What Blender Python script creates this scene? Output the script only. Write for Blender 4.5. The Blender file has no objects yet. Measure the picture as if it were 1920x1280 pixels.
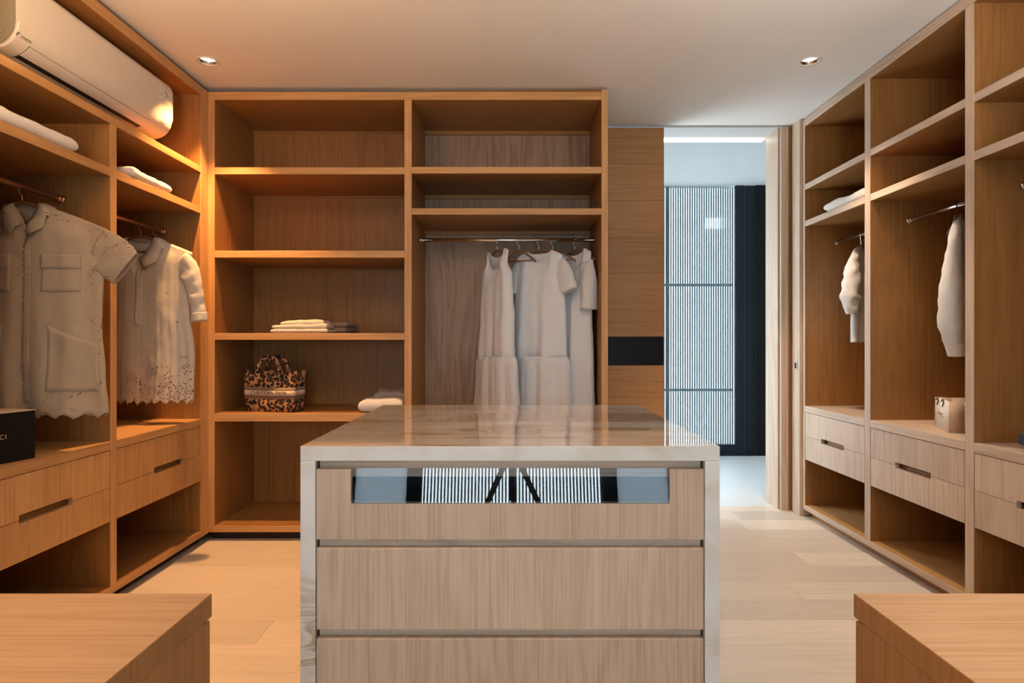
import bpy, bmesh, math, random
from mathutils import Vector, Matrix, noise as mnoise

R = random.Random(7)
S = bpy.context.scene
C = S.collection
PI = math.pi

# ------------------------------------------------------------------ camera, world, exposure
cam_d = bpy.data.cameras.new('camera'); cam = bpy.data.objects.new('camera', cam_d); C.objects.link(cam)
F = 1123.0                                  # focal length in pixels of the 1920 px wide frame
CAM_Z = 1.2
cam_d.sensor_width = 36.0
cam_d.lens = 36.0 * F / 1920.0
cam_d.clip_start = 0.02
cam.location = (0, 0, CAM_Z)
cam.rotation_euler = (PI / 2, 0, 0)
S.camera = cam

W = bpy.data.worlds.new('daylight'); S.world = W; W.use_nodes = True
bg = W.node_tree.nodes['Background']
bg.inputs[0].default_value = (0.80, 0.93, 1.0, 1)
bg.inputs[1].default_value = 8.5

S.view_settings.view_transform = 'Standard'
S.view_settings.look = 'None'
S.view_settings.gamma = 1.0
S.view_settings.use_curve_mapping = False
S.view_settings.exposure = 0.0
try:
    S.cycles.use_denoising = True
    S.cycles.max_bounces = 10
    S.cycles.diffuse_bounces = 3
    S.cycles.glossy_bounces = 5
    S.cycles.transparent_max_bounces = 24
    S.cycles.caustics_reflective = False
    S.cycles.caustics_refractive = False
    S.cycles.sample_clamp_indirect = 6.0
except Exception:
    pass

WARM = (1.0, 0.50, 0.18)
WHITE = (1.0, 0.74, 0.50)
SPOT_LEFT, SPOT_RIGHT, SPOT_NEAR = 250.0, 120.0, 70.0
LED_STRENGTH = 3.0
UP_WARM, UP_NEUTRAL = 52.0, 36.0

def area(name, loc, rot, sx, sy, power, color, portal=False):
    l = bpy.data.lights.new(name, 'AREA'); l.shape = 'RECTANGLE'; l.size = sx; l.size_y = sy
    l.energy = power; l.color = color
    if portal: l.cycles.is_portal = True
    o = bpy.data.objects.new(name, l); C.objects.link(o); o.location = loc; o.rotation_euler = rot
    return o
# unseen lights added to brighten the ceiling: warm on one side, neutral on the other
area('ceiling_fill_warm', (-1.25, 1.25, 1.95), (PI, 0, 0), 0.4, 0.4, UP_WARM, (1.0, 0.58, 0.28))
area('ceiling_fill_neutral', (1.25, 1.25, 1.95), (PI, 0, 0), 0.4, 0.4, UP_NEUTRAL, (1.0, 0.90, 0.80))
# daylight through the slatted hall window and through the window behind the camera
area('portal_hall_window', (1.68, 6.40, 1.45), (-PI / 2, 0, 0), 1.36, 2.80, 1, (1, 1, 1), True)
area('portal_hall_side', (0.10, 5.45, 1.40), (0, -PI / 2, 0), 2.5, 1.6, 1, (1, 1, 1), True)  # for the added, unseen hall side opening
area('portal_rear_window', (0.0, -2.72, 1.35), (PI / 2, 0, 0), 2.2, 2.5, 1, (1, 1, 1), True)

# ------------------------------------------------------------------ helpers
def tag(o, label=None, cat=None, group=None, kind=None):
    if label: o['label'] = label
    if cat: o['category'] = cat
    if group: o['group'] = group
    if kind: o['kind'] = kind
    return o

def thing(name, label, cat, loc=(0, 0, 0), rotz=0.0, group=None):
    o = bpy.data.objects.new(name, None); C.objects.link(o)
    o.empty_display_size = 0.05
    o.location = loc; o.rotation_euler = (0, 0, rotz)
    return tag(o, label, cat, group)

def obj(name, bm, mat, parent=None, smooth=False, kind=None, recalc=True):
    me = bpy.data.meshes.new(name)
    if recalc: bmesh.ops.recalc_face_normals(bm, faces=bm.faces)
    bm.to_mesh(me); bm.free()
    if smooth:
        for p in me.polygons: p.use_smooth = True
    o = bpy.data.objects.new(name, me); C.objects.link(o)
    if mat is not None: me.materials.append(mat)
    if parent is not None: o.parent = parent
    if kind: o['kind'] = kind
    return o

def add_box(bm, x0, x1, y0, y1, z0, z1, bev=0.0, seg=1):
    vs = [bm.verts.new((x, y, z)) for z in (z0, z1) for y in (y0, y1) for x in (x0, x1)]
    fs = [(0, 2, 3, 1), (4, 5, 7, 6), (0, 1, 5, 4), (2, 6, 7, 3), (0, 4, 6, 2), (1, 3, 7, 5)]
    faces = [bm.faces.new([vs[i] for i in f]) for f in fs]
    if bev > 0:
        edges = list({e for f in faces for e in f.edges})
        bmesh.ops.bevel(bm, geom=edges, offset=bev, segments=seg, affect='EDGES', profile=0.5)
    return bm

def box(name, x0, x1, y0, y1, z0, z1, mat, parent=None, bev=0.0, seg=1, kind=None):
    bm = bmesh.new(); add_box(bm, x0, x1, y0, y1, z0, z1, bev, seg)
    return obj(name, bm, mat, parent, kind=kind)

def add_prism(bm, pts, plane, a, b, bev=0.0):
    """polygon pts extruded along the axis not in plane; plane is 'xz' (along y), 'yz' (along x), 'xy' (along z)"""
    def v(p, t):
        if plane == 'xz': return (p[0], t, p[1])
        if plane == 'yz': return (t, p[0], p[1])
        return (p[0], p[1], t)
    A = [bm.verts.new(v(p, a)) for p in pts]; B = [bm.verts.new(v(p, b)) for p in pts]
    n = len(pts)
    fa = bm.faces.new(A); fb = bm.faces.new(B[::-1])
    fs = [bm.faces.new((A[i], B[i], B[(i + 1) % n], A[(i + 1) % n])) for i in range(n)]
    if bev > 0:
        bmesh.ops.bevel(bm, geom=list(set(list(fa.edges) + list(fb.edges))), offset=bev, segments=2, affect='EDGES')
    return bm

def add_tube(bm, pts, r, n=10, caps=True):
    pts = [Vector(p) for p in pts]; rings = []
    up = Vector((0, 0, 1))
    for i, p in enumerate(pts):
        t = (pts[min(i + 1, len(pts) - 1)] - pts[max(i - 1, 0)]).normalized()
        ref = up if abs(t.dot(up)) < 0.95 else Vector((1, 0, 0))
        a = t.cross(ref).normalized(); b = t.cross(a)
        rr = r[i] if isinstance(r, (list, tuple)) else r
        rings.append([bm.verts.new(p + rr * (math.cos(2 * PI * k / n) * a + math.sin(2 * PI * k / n) * b)) for k in range(n)])
    for A, B in zip(rings, rings[1:]):
        # keep rings aligned
        best = min(range(n), key=lambda s: sum((A[k].co - B[(k + s) % n].co).length for k in range(0, n, 3)))
        for k in range(n):
            bm.faces.new((A[k], A[(k + 1) % n], B[(k + 1 + best) % n], B[(k + best) % n]))
        B[:] = B[best:] + B[:best]
    if caps:
        bm.faces.new(rings[0]); bm.faces.new(rings[-1][::-1])
    return bm

def add_lathe(bm, prof, n=32, cx=0, cy=0, cz=0):
    rings = [[bm.verts.new((cx + r * math.cos(2 * PI * k / n), cy + r * math.sin(2 * PI * k / n), cz + z)) for k in range(n)] for r, z in prof]
    for A, B in zip(rings, rings[1:]):
        for k in range(n): bm.faces.new((A[k], A[(k + 1) % n], B[(k + 1) % n], B[k]))
    return bm

def text(name, s, size, mat, loc, rot, parent, extrude=0.0004, align='CENTER', shear=0.0, space=1.0):
    cu = bpy.data.curves.new(name, 'FONT'); cu.body = s; cu.size = size; cu.extrude = extrude
    cu.align_x = align; cu.align_y = 'CENTER'; cu.shear = shear; cu.space_character = space
    cu.materials.append(mat)
    tmp = bpy.data.objects.new('tmp_text', cu); C.objects.link(tmp)
    bpy.context.view_layer.update()
    me = bpy.data.meshes.new_from_object(tmp.evaluated_get(bpy.context.evaluated_depsgraph_get()))
    bpy.data.objects.remove(tmp)
    me.name = name
    if not me.materials: me.materials.append(mat)
    o = bpy.data.objects.new(name, me); C.objects.link(o)
    o.location = loc; o.rotation_euler = rot; o.parent = parent
    return o

# ------------------------------------------------------------------ materials
def new_mat(name):
    m = bpy.data.materials.new(name); m.use_nodes = True
    nt = m.node_tree
    return m, nt, nt.nodes['Principled BSDF']

def N(nt, typ, **kw):
    n = nt.nodes.new(typ)
    for k, v in kw.items():
        if k.startswith('i_'):
            n.inputs[k[2:].replace('_', ' ')].default_value = v
        else: setattr(n, k, v)
    return n

def ramp(nt, stops):
    n = nt.nodes.new('ShaderNodeValToRGB'); el = n.color_ramp.elements
    while len(el) > 1: el.remove(el[-1])
    el[0].position = stops[0][0]; el[0].color = (*stops[0][1], 1)
    for p, c in stops[1:]:
        e = el.new(p); e.color = (*c, 1)
    return n

def plain(name, col, rough=0.5, metal=0.0, bump=0.0, bscale=60.0, spec=0.5):
    m, nt, b = new_mat(name)
    b.inputs['Base Color'].default_value = (*col, 1); b.inputs['Roughness'].default_value = rough
    b.inputs['Metallic'].default_value = metal; b.inputs['Specular IOR Level'].default_value = spec
    tc = N(nt, 'ShaderNodeTexCoord')
    nz = N(nt, 'ShaderNodeTexNoise', i_Scale=bscale, i_Detail=4.0)
    nt.links.new(tc.outputs['Object'], nz.inputs['Vector'])
    mx = N(nt, 'ShaderNodeMixRGB', blend_type='MULTIPLY'); mx.inputs[0].default_value = 0.08
    mx.inputs[1].default_value = (*col, 1)
    nt.links.new(nz.outputs['Fac'], mx.inputs[2]); nt.links.new(mx.outputs[0], b.inputs['Base Color'])
    if bump > 0:
        bp = N(nt, 'ShaderNodeBump', i_Strength=bump, i_Distance=0.002)
        nt.links.new(nz.outputs['Fac'], bp.inputs['Height']); nt.links.new(bp.outputs[0], b.inputs['Normal'])
    return m

def emit(name, col, strength):
    m, nt, b = new_mat(name)
    b.inputs['Base Color'].default_value = (0.8, 0.8, 0.8, 1)
    b.inputs['Emission Color'].default_value = (*col, 1); b.inputs['Emission Strength'].default_value = strength
    return m

def wood(name, axis, base, dark, rough=0.42, vary=0.10, fine=1.0, figure=0.55, streak=1.0):
    """oak veneer, grain along axis 0/1/2"""
    m, nt, b = new_mat(name); L = nt.links.new
    tc = N(nt, 'ShaderNodeTexCoord'); oi = N(nt, 'ShaderNodeObjectInfo')
    off = N(nt, 'ShaderNodeVectorMath', operation='SCALE'); off.inputs[0].default_value = (7.3, 11.9, 5.7)
    L(oi.outputs['Random'], off.inputs['Scale'])
    ad = N(nt, 'ShaderNodeVectorMath', operation='ADD'); L(tc.outputs['Object'], ad.inputs[0]); L(off.outputs[0], ad.inputs[1])
    def mapped(al, ac):
        mp = N(nt, 'ShaderNodeMapping'); sc = [ac] * 3; sc[axis] = al
        mp.inputs['Scale'].default_value = sc; L(ad.outputs[0], mp.inputs['Vector']); return mp
    m1 = mapped(0.55, 5.0)
    big = N(nt, 'ShaderNodeTexNoise', i_Scale=1.0, i_Detail=3.0, i_Distortion=0.6); L(m1.outputs[0], big.inputs['Vector'])
    # contour lines of a smooth noise give the cathedral figure
    mul = N(nt, 'ShaderNodeMath', operation='MULTIPLY'); mul.inputs[1].default_value = 60.0; L(big.outputs['Fac'], mul.inputs[0])
    sn = N(nt, 'ShaderNodeMath', operation='SINE'); L(mul.outputs[0], sn.inputs[0])
    m2 = mapped(1.6, 120.0)
    med = N(nt, 'ShaderNodeTexNoise', i_Scale=1.0, i_Detail=4.0, i_Roughness=0.6); L(m2.outputs[0], med.inputs['Vector'])
    m3 = mapped(7.0, 420.0)
    fin = N(nt, 'ShaderNodeTexNoise', i_Scale=1.0, i_Detail=2.0); L(m3.outputs[0], fin.inputs['Vector'])
    a = N(nt, 'ShaderNodeMath', operation='MULTIPLY_ADD'); L(sn.outputs[0], a.inputs[0]); a.inputs[1].default_value = 0.11 * figure
    L(med.outputs['Fac'], a.inputs[2])
    c = N(nt, 'ShaderNodeMath', operation='MULTIPLY_ADD'); L(fin.outputs['Fac'], c.inputs[0]); c.inputs[1].default_value = 0.35 * fine
    L(a.outputs[0], c.inputs[2])
    mid = tuple(0.5 * (p + q) for p, q in zip(base, dark))
    lite = tuple(min(1, p * 1.10) for p in base)
    rp = ramp(nt, [(0.36, dark), (0.56, mid), (0.70, base), (0.95, lite)]) if streak >= 1 else ramp(nt, [(0.25, dark), (0.62, base), (0.95, lite)])
    L(c.outputs[0], rp.inputs['Fac'])
    # broad tone change along the sheet and from piece to piece
    m4 = mapped(0.35, 2.2)
    br = N(nt, 'ShaderNodeTexNoise', i_Scale=1.0, i_Detail=1.0); L(m4.outputs[0], br.inputs['Vector'])
    vv = N(nt, 'ShaderNodeMath', operation='ADD'); L(br.outputs['Fac'], vv.inputs[0]); L(oi.outputs['Random'], vv.inputs[1])
    mr = N(nt, 'ShaderNodeMapRange'); mr.inputs['From Min'].default_value = 0.3; mr.inputs['From Max'].default_value = 1.7
    mr.inputs['To Min'].default_value = 1.0 - vary; mr.inputs['To Max'].default_value = 1.0 + vary; L(vv.outputs[0], mr.inputs['Value'])
    hs = N(nt, 'ShaderNodeHueSaturation'); L(rp.outputs[0], hs.inputs['Color']); L(mr.outputs[0], hs.inputs['Value'])
    L(hs.outputs[0], b.inputs['Base Color'])
    b.inputs['Roughness'].default_value = rough
    b.inputs['Specular IOR Level'].default_value = 0.35
    bp = N(nt, 'ShaderNodeBump', i_Strength=0.12, i_Distance=0.0006); L(c.outputs[0], bp.inputs['Height']); L(bp.outputs[0], b.inputs['Normal'])
    return m

OAK, OAKD = (0.33, 0.154, 0.048), (0.24, 0.102, 0.028)  # one oak, darkened: shade inside the bays put into the colour
wx, wy, wz = [wood('oak_shaded_grain_' + 'xyz'[i], i, OAK, OAKD) for i in range(3)]
WD = (wx, wy, wz)
wtop = wood('oak_cabinet_top', 0, (0.56, 0.37, 0.225), (0.45, 0.27, 0.145))
EDGE, EDGED = (0.55, 0.305, 0.125), (0.44, 0.22, 0.080)  # same oak, brighter: light on the fronts put into the colour
ex, ey, ez = [wood('oak_lit_grain_' + 'xyz'[i], i, EDGE, EDGED, figure=0.8) for i in range(3)]
ED = (ex, ey, ez)
PALE, PALED = (0.57, 0.435, 0.33), (0.44, 0.315, 0.225)  # same oak, paler; puts the cooler light into the right wardrobe's fronts
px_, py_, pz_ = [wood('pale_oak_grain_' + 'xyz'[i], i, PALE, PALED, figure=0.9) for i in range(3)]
wback = wood('back_oak', 2, (0.34, 0.215, 0.135), (0.22, 0.13, 0.075), figure=1.3)  # same oak with the bay's shade darkened into it
wdoor = wood('door_oak', 0, (0.44, 0.225, 0.085), (0.33, 0.15, 0.048), vary=0.08, figure=0.4)
wfloor = wood('floor_oak', 0, (0.71, 0.625, 0.535), (0.58, 0.48, 0.385), rough=0.38, vary=0.16, figure=0.4, streak=0.5)

m_ceiling = plain('ceiling_paint', (0.80, 0.78, 0.75), 0.8, bscale=3)
m_wall = plain('wall_paint', (0.78, 0.77, 0.75), 0.8, bscale=4, bump=0.02)
m_white_hall = plain('hall_white_paint', (0.85, 0.87, 0.88), 0.7, bscale=4)
m_lintel = plain('lintel_grey_paint', (0.58, 0.59, 0.59), 0.8, bscale=4)
m_stone = plain('hall_pale_stone', (0.80, 0.83, 0.84), 0.35, bscale=5)
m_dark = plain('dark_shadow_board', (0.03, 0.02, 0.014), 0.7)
m_black = plain('black_glass_band', (0.004, 0.004, 0.005), 0.35, spec=0.2)
m_frame = plain('dark_blue_grey_aluminium', (0.006, 0.012, 0.019), 0.5, bscale=30, spec=0.2)
m_slat = plain('blue_grey_slat', (0.30, 0.43, 0.50), 0.5, bscale=30)
m_chrome = plain('chrome', (0.82, 0.80, 0.77), 0.18, 1.0)
m_copper = plain('copper_wire', (0.80, 0.47, 0.28), 0.3, 1.0)
m_hangwood = plain('brown_hanger_wood', (0.20, 0.085, 0.03), 0.35, bscale=40)
m_steel = plain('brushed_steel', (0.55, 0.52, 0.47), 0.35, 1.0)
m_ac = plain('air_conditioner_plastic', (0.70, 0.65, 0.58), 0.32, bscale=20)
m_acgrey = plain('air_conditioner_grey_plastic', (0.26, 0.23, 0.17), 0.4)
m_acdark = plain('air_conditioner_dark_slot', (0.015, 0.012, 0.012), 0.6)
m_print = plain('grey_print', (0.16, 0.15, 0.14), 0.6)
m_green = plain('green_print', (0.35, 0.42, 0.12), 0.6)
m_label = plain('pale_sticker', (0.72, 0.70, 0.66), 0.4)
m_paper = plain('white_paper_board', (0.86, 0.83, 0.78), 0.7, bscale=90)
m_paperbeige = plain('beige_paper_board', (0.66, 0.50, 0.38), 0.7, bscale=90)
m_cord = plain('black_cord', (0.02, 0.017, 0.015), 0.6)
m_blackbox = plain('black_box_card', (0.006, 0.005, 0.005), 0.6, bscale=100, spec=0.15)
m_boxedge = plain('pale_box_edge', (0.62, 0.48, 0.36), 0.6)
m_navy = plain('navy_box_card', (0.020, 0.032, 0.050), 0.5, bscale=100)
m_gold = plain('gold_print', (0.72, 0.55, 0.36), 0.4, 0.3)
m_smudge = plain('tan_print', (0.55, 0.38, 0.22), 0.7)
m_felt = plain('dark_felt', (0.018, 0.020, 0.026), 0.9, bscale=200)
m_mirror = plain('downlight_reflector', (0.85, 0.83, 0.80), 0.15, 1.0)
m_trimw = plain('white_trim_ring', (0.80, 0.74, 0.67), 0.4)
m_tripod = plain('black_tripod_metal', (0.012, 0.013, 0.015), 0.4)
m_darkwall = plain('dark_wall_panel', (0.007, 0.008, 0.009), 0.7, spec=0.15)

def glass_thin(name, tint=(0.97, 0.99, 1.0), ior=1.5, boost=1.0, rough=0.0):
    m, nt, b = new_mat(name); L = nt.links.new
    out = nt.nodes['Material Output']; nt.nodes.remove(b)
    tr = N(nt, 'ShaderNodeBsdfTransparent'); tr.inputs[0].default_value = (*tint, 1)
    gl = N(nt, 'ShaderNodeBsdfGlossy'); gl.inputs['Roughness'].default_value = rough
    fr = N(nt, 'ShaderNodeFresnel'); fr.inputs['IOR'].default_value = ior
    mu = N(nt, 'ShaderNodeMath', operation='MULTIPLY'); mu.inputs[1].default_value = boost; mu.use_clamp = True
    mx = N(nt, 'ShaderNodeMixShader')
    L(fr.outputs[0], mu.inputs[0]); L(mu.outputs[0], mx.inputs[0]); L(tr.outputs[0], mx.inputs[1]); L(gl.outputs[0], mx.inputs[2])
    L(mx.outputs[0], out.inputs['Surface'])
    return m
m_glass = glass_thin('clear_window_glass')
m_drawerglass = glass_thin('drawer_glass', (0.95, 0.97, 0.98), 1.6, 1.3)

def frosted(name):
    m, nt, b = new_mat(name); out = nt.nodes['Material Output']
    tl = N(nt, 'ShaderNodeBsdfTranslucent'); tl.inputs[0].default_value = (0.90, 0.95, 1.0, 1)
    mx = N(nt, 'ShaderNodeMixShader'); mx.inputs[0].default_value = 0.5
    b.inputs['Base Color'].default_value = (0.8, 0.82, 0.84, 1)
    nt.links.new(b.outputs[0], mx.inputs[1]); nt.links.new(tl.outputs[0], mx.inputs[2]); nt.links.new(mx.outputs[0], out.inputs['Surface'])
    return m
m_frost = frosted('frosted_glass')

def marble(name):
    m, nt, b = new_mat(name); L = nt.links.new
    tc = N(nt, 'ShaderNodeTexCoord')
    def mapped(rot, sc):
        mp = N(nt, 'ShaderNodeMapping'); mp.inputs['Rotation'].default_value = rot; mp.inputs['Scale'].default_value = sc
        L(tc.outputs['Object'], mp.inputs['Vector']); return mp
    def mrange(src, a, b_, c, d):
        n = N(nt, 'ShaderNodeMapRange'); n.inputs['From Min'].default_value = a; n.inputs['From Max'].default_value = b_
        n.inputs['To Min'].default_value = c; n.inputs['To Max'].default_value = d; L(src, n.inputs['Value']); return n
    def math_(op, a, b_):
        n = N(nt, 'ShaderNodeMath', operation=op)
        for k, v in ((0, a), (1, b_)):
            if isinstance(v, (int, float)): n.inputs[k].default_value = v
            else: L(v, n.inputs[k])
        return n.outputs[0]
    sx = N(nt, 'ShaderNodeSeparateXYZ'); L(tc.outputs['Object'], sx.inputs[0])
    # the leg slabs: slanting gold-brown layers low down, stronger on the left leg
    m1 = mapped((0, math.radians(38), 0), (2.2, 2.0, 9.0))
    n1 = N(nt, 'ShaderNodeTexNoise', i_Scale=1.6, i_Detail=7.0, i_Distortion=1.1, i_Roughness=0.6); L(m1.outputs[0], n1.inputs['Vector'])
    fine = math_('MULTIPLY', math_('ADD', math_('SINE', math_('MULTIPLY', n1.outputs['Fac'], 38.0), 0), 1.0), 0.5)
    low = mrange(sx.outputs['Z'], 0.62, 0.36, 0.0, 1.0).outputs[0]
    lowr = mrange(sx.outputs['Z'], 0.38, 0.10, 0.0, 1.0).outputs[0]
    isl = math_('LESS_THAN', sx.outputs['X'], 0.0)
    leg = math_('ADD', math_('MULTIPLY', isl, low), math_('MULTIPLY', math_('SUBTRACT', 1.0, isl), lowr))
    patch = mrange(n1.outputs['Fac'], 0.38, 0.62, 0.35, 1.0).outputs[0]
    legm = math_('MULTIPLY', math_('MULTIPLY', leg, patch), math_('ADD', math_('MULTIPLY', fine, 0.65), 0.30))
    # the top slab: caramel drifts, veins plus the wood's reflection put into the colour
    m2 = mapped((0, 0, math.radians(-9)), (0.55, 3.2, 1.0))
    n2 = N(nt, 'ShaderNodeTexNoise', i_Scale=1.7, i_Detail=6.0, i_Distortion=0.9, i_Roughness=0.55); L(m2.outputs[0], n2.inputs['Vector'])
    ontop = math_('GREATER_THAN', sx.outputs['Z'], 0.8985)
    topm = math_('MULTIPLY', ontop, mrange(n2.outputs['Fac'], 0.36, 0.66, 0.25, 0.95).outputs[0])
    line = math_('MULTIPLY', ontop, mrange(math_('ABSOLUTE', math_('SUBTRACT', n2.outputs['Fac'], 0.56), 0), 0.020, 0.0, 0.0, 0.75).outputs[0])
    # faint clouds everywhere
    n3 = N(nt, 'ShaderNodeTexNoise', i_Scale=5.0, i_Detail=5.0, i_Distortion=1.2); L(tc.outputs['Object'], n3.inputs['Vector'])
    cl = ramp(nt, [(0.30, (0.70, 0.66, 0.58)), (0.50, (0.80, 0.79, 0.76)), (0.8, (0.83, 0.83, 0.81))]); L(n3.outputs['Fac'], cl.inputs['Fac'])
    def over(fac, below, col):
        n = N(nt, 'ShaderNodeMixRGB'); L(fac, n.inputs[0]); L(below, n.inputs[1]); n.inputs[2].default_value = (*col, 1); return n.outputs[0]
    c = over(legm, cl.outputs[0], (0.34, 0.21, 0.095))
    c = over(topm, c, (0.56, 0.37, 0.20))
    c = over(line, c, (0.26, 0.13, 0.05))
    L(c, b.inputs['Base Color'])
    b.inputs['Roughness'].default_value = 0.05; b.inputs['Specular IOR Level'].default_value = 0.6
    b.inputs['Coat Weight'].default_value = 0.5; b.inputs['Coat Roughness'].default_value = 0.02
    return m
m_marble = marble('cream_veined_marble')

def cloth(name, col, weave=900.0, bump=0.25, translucent=0.22, holes=None, wrinkle=0.5):
    """holes: None | ('lace', z0, z1) | 'eyelet'"""
    m, nt, b = new_mat(name); L = nt.links.new; out = nt.nodes['Material Output']
    tc = N(nt, 'ShaderNodeTexCoord')
    nz = N(nt, 'ShaderNodeTexNoise', i_Scale=weave, i_Detail=2.0); L(tc.outputs['Object'], nz.inputs['Vector'])
    wr = N(nt, 'ShaderNodeTexNoise', i_Scale=22.0, i_Detail=5.0, i_Distortion=0.8); L(tc.outputs['Object'], wr.inputs['Vector'])
    h = N(nt, 'ShaderNodeMath', operation='MULTIPLY_ADD'); L(wr.outputs['Fac'], h.inputs[0]); h.inputs[1].default_value = wrinkle * 6; L(nz.outputs['Fac'], h.inputs[2])
    b.inputs['Base Color'].default_value = (*col, 1); b.inputs['Roughness'].default_value = 0.85
    b.inputs['Specular IOR Level'].default_value = 0.2
    b.inputs['Sheen Weight'].default_value = 0.15
    height = h.outputs[0]; alpha = None; colr = None
    if holes:
        vo = N(nt, 'ShaderNodeTexVoronoi', i_Scale=85.0 if holes != 'eyelet' else 130.0); vo.feature = 'F1'
        mp = N(nt, 'ShaderNodeMapping'); mp.inputs['Scale'].default_value = (1, 0.05, 1); L(tc.outputs['Object'], mp.inputs['Vector'])
        L(mp.outputs[0], vo.inputs['Vector'])
        pat = N(nt, 'ShaderNodeTexNoise', i_Scale=9.0, i_Detail=1.0, i_Distortion=1.5); L(mp.outputs[0], pat.inputs['Vector'])
        small = N(nt, 'ShaderNodeMath', operation='LESS_THAN'); L(vo.outputs['Distance'], small.inputs[0])
        if holes == 'eyelet':
            small.inputs[1].default_value = 0.31
            # eyelets run in wavy rows: a narrow band of the pattern noise
            d1 = N(nt, 'ShaderNodeMath', operation='SUBTRACT'); L(pat.outputs['Fac'], d1.inputs[0]); d1.inputs[1].default_value = 0.52
            d2 = N(nt, 'ShaderNodeMath', operation='ABSOLUTE'); L(d1.outputs[0], d2.inputs[0])
            band = N(nt, 'ShaderNodeMath', operation='LESS_THAN'); L(d2.outputs[0], band.inputs[0]); band.inputs[1].default_value = 0.030
        else:
            small.inputs[1].default_value = 0.36
            _, z0, z1 = holes
            sx = N(nt, 'ShaderNodeSeparateXYZ'); L(tc.outputs['Object'], sx.inputs[0])
            zr = N(nt, 'ShaderNodeMapRange'); zr.inputs['From Min'].default_value = z1; zr.inputs['From Max'].default_value = z0
            zr.inputs['To Min'].default_value = 0.30; zr.inputs['To Max'].default_value = 0.78; L(sx.outputs['Z'], zr.inputs['Value'])
            band = N(nt, 'ShaderNodeMath', operation='LESS_THAN'); L(pat.outputs['Fac'], band.inputs[0]); L(zr.outputs[0], band.inputs[1])
        hole = N(nt, 'ShaderNodeMath', operation='MULTIPLY'); L(small.outputs[0], hole.inputs[0]); L(band.outputs[0], hole.inputs[1])
        alpha = hole
        hh = N(nt, 'ShaderNodeMath', operation='MULTIPLY_ADD'); L(band.outputs[0], hh.inputs[0]); hh.inputs[1].default_value = 2.0; L(height, hh.inputs[2]); height = hh.outputs[0]
    bp = N(nt, 'ShaderNodeBump', i_Strength=min(1.0, bump * 1.3), i_Distance=0.004); L(height, bp.inputs['Height']); L(bp.outputs[0], b.inputs['Normal'])
    tl = N(nt, 'ShaderNodeBsdfTranslucent'); tl.inputs[0].default_value = (*col, 1)
    mx = N(nt, 'ShaderNodeMixShader'); mx.inputs[0].default_value = translucent
    L(b.outputs[0], mx.inputs[1]); L(tl.outputs[0], mx.inputs[2])
    if alpha:
        tr = N(nt, 'ShaderNodeBsdfTransparent'); m2 = N(nt, 'ShaderNodeMixShader')
        L(alpha.outputs[0], m2.inputs[0]); L(mx.outputs[0], m2.inputs[1]); L(tr.outputs[0], m2.inputs[2]); L(m2.outputs[0], out.inputs['Surface'])
    else:
        L(mx.outputs[0], out.inputs['Surface'])
    return m
c_white = cloth('white_cotton', (0.82, 0.81, 0.80), translucent=0.12)
c_dress = cloth('white_linen', (0.87, 0.87, 0.90), wrinkle=0.6, translucent=0.08)
c_eyelet = cloth('cream_eyelet_cotton', (0.55, 0.42, 0.29), holes='eyelet', bump=0.32, wrinkle=0.18)  # cream cloth browned: the dim warm light of its bay put in
c_lace = cloth('cream_lace_cotton', (0.76, 0.70, 0.59), holes=('lace', 0.86, 1.10), bump=0.3)
c_cream = cloth('cream_cotton', (0.78, 0.72, 0.62))
c_taupe = cloth('taupe_cloth', (0.33, 0.22, 0.15), translucent=0.05)
c_grey = cloth('greyish_rose_cloth', (0.62, 0.51, 0.47), translucent=0.05)
c_knit = cloth('white_knit', (0.82, 0.78, 0.73), weave=300, bump=0.3, translucent=0.0, wrinkle=0.25)

def leopard(name):
    m, nt, b = new_mat(name); L = nt.links.new
    tc = N(nt, 'ShaderNodeTexCoord')
    mp = N(nt, 'ShaderNodeMapping'); mp.inputs['Scale'].default_value = (1, 1, 1); L(tc.outputs['Object'], mp.inputs['Vector'])
    ns = N(nt, 'ShaderNodeTexNoise', i_Scale=45.0, i_Detail=2.0); L(mp.outputs[0], ns.inputs['Vector'])
    mixv = N(nt, 'ShaderNodeMixRGB', blend_type='LINEAR_LIGHT'); mixv.inputs[0].default_value = 0.012
    L(mp.outputs[0], mixv.inputs[1]); L(ns.outputs['Color'], mixv.inputs[2])
    vo = N(nt, 'ShaderNodeTexVoronoi', i_Scale=50.0); L(mixv.outputs[0], vo.inputs['Vector'])
    n2 = N(nt, 'ShaderNodeTexNoise', i_Scale=90.0, i_Detail=1.0); L(mp.outputs[0], n2.inputs['Vector'])
    ad = N(nt, 'ShaderNodeMath', operation='MULTIPLY_ADD'); L(n2.outputs['Fac'], ad.inputs[0]); ad.inputs[1].default_value = 0.30; L(vo.outputs['Distance'], ad.inputs[2])
    D = (0.012, 0.008, 0.007)
    rp = ramp(nt, [(0.0, (0.24, 0.10, 0.035)), (0.24, (0.20, 0.08, 0.028)), (0.28, D), (0.69, D), (0.73, (0.42, 0.205, 0.080)), (1.0, (0.50, 0.27, 0.12))])
    L(ad.outputs[0], rp.inputs['Fac']); L(rp.outputs[0], b.inputs['Base Color'])
    b.inputs['Roughness'].default_value = 0.9
    return m
m_leopard = leopard('leopard_embroidery')
m_taupeband = plain('taupe_woven_band', (0.26, 0.17, 0.115), 0.9, bscale=300)
m_creamband = plain('cream_woven_band', (0.68, 0.52, 0.40), 0.9, bscale=300)
m_brownband = plain('dark_woven_line', (0.025, 0.018, 0.014), 0.9)
m_ink = plain('dark_thread', (0.02, 0.016, 0.016), 0.9)

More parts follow.
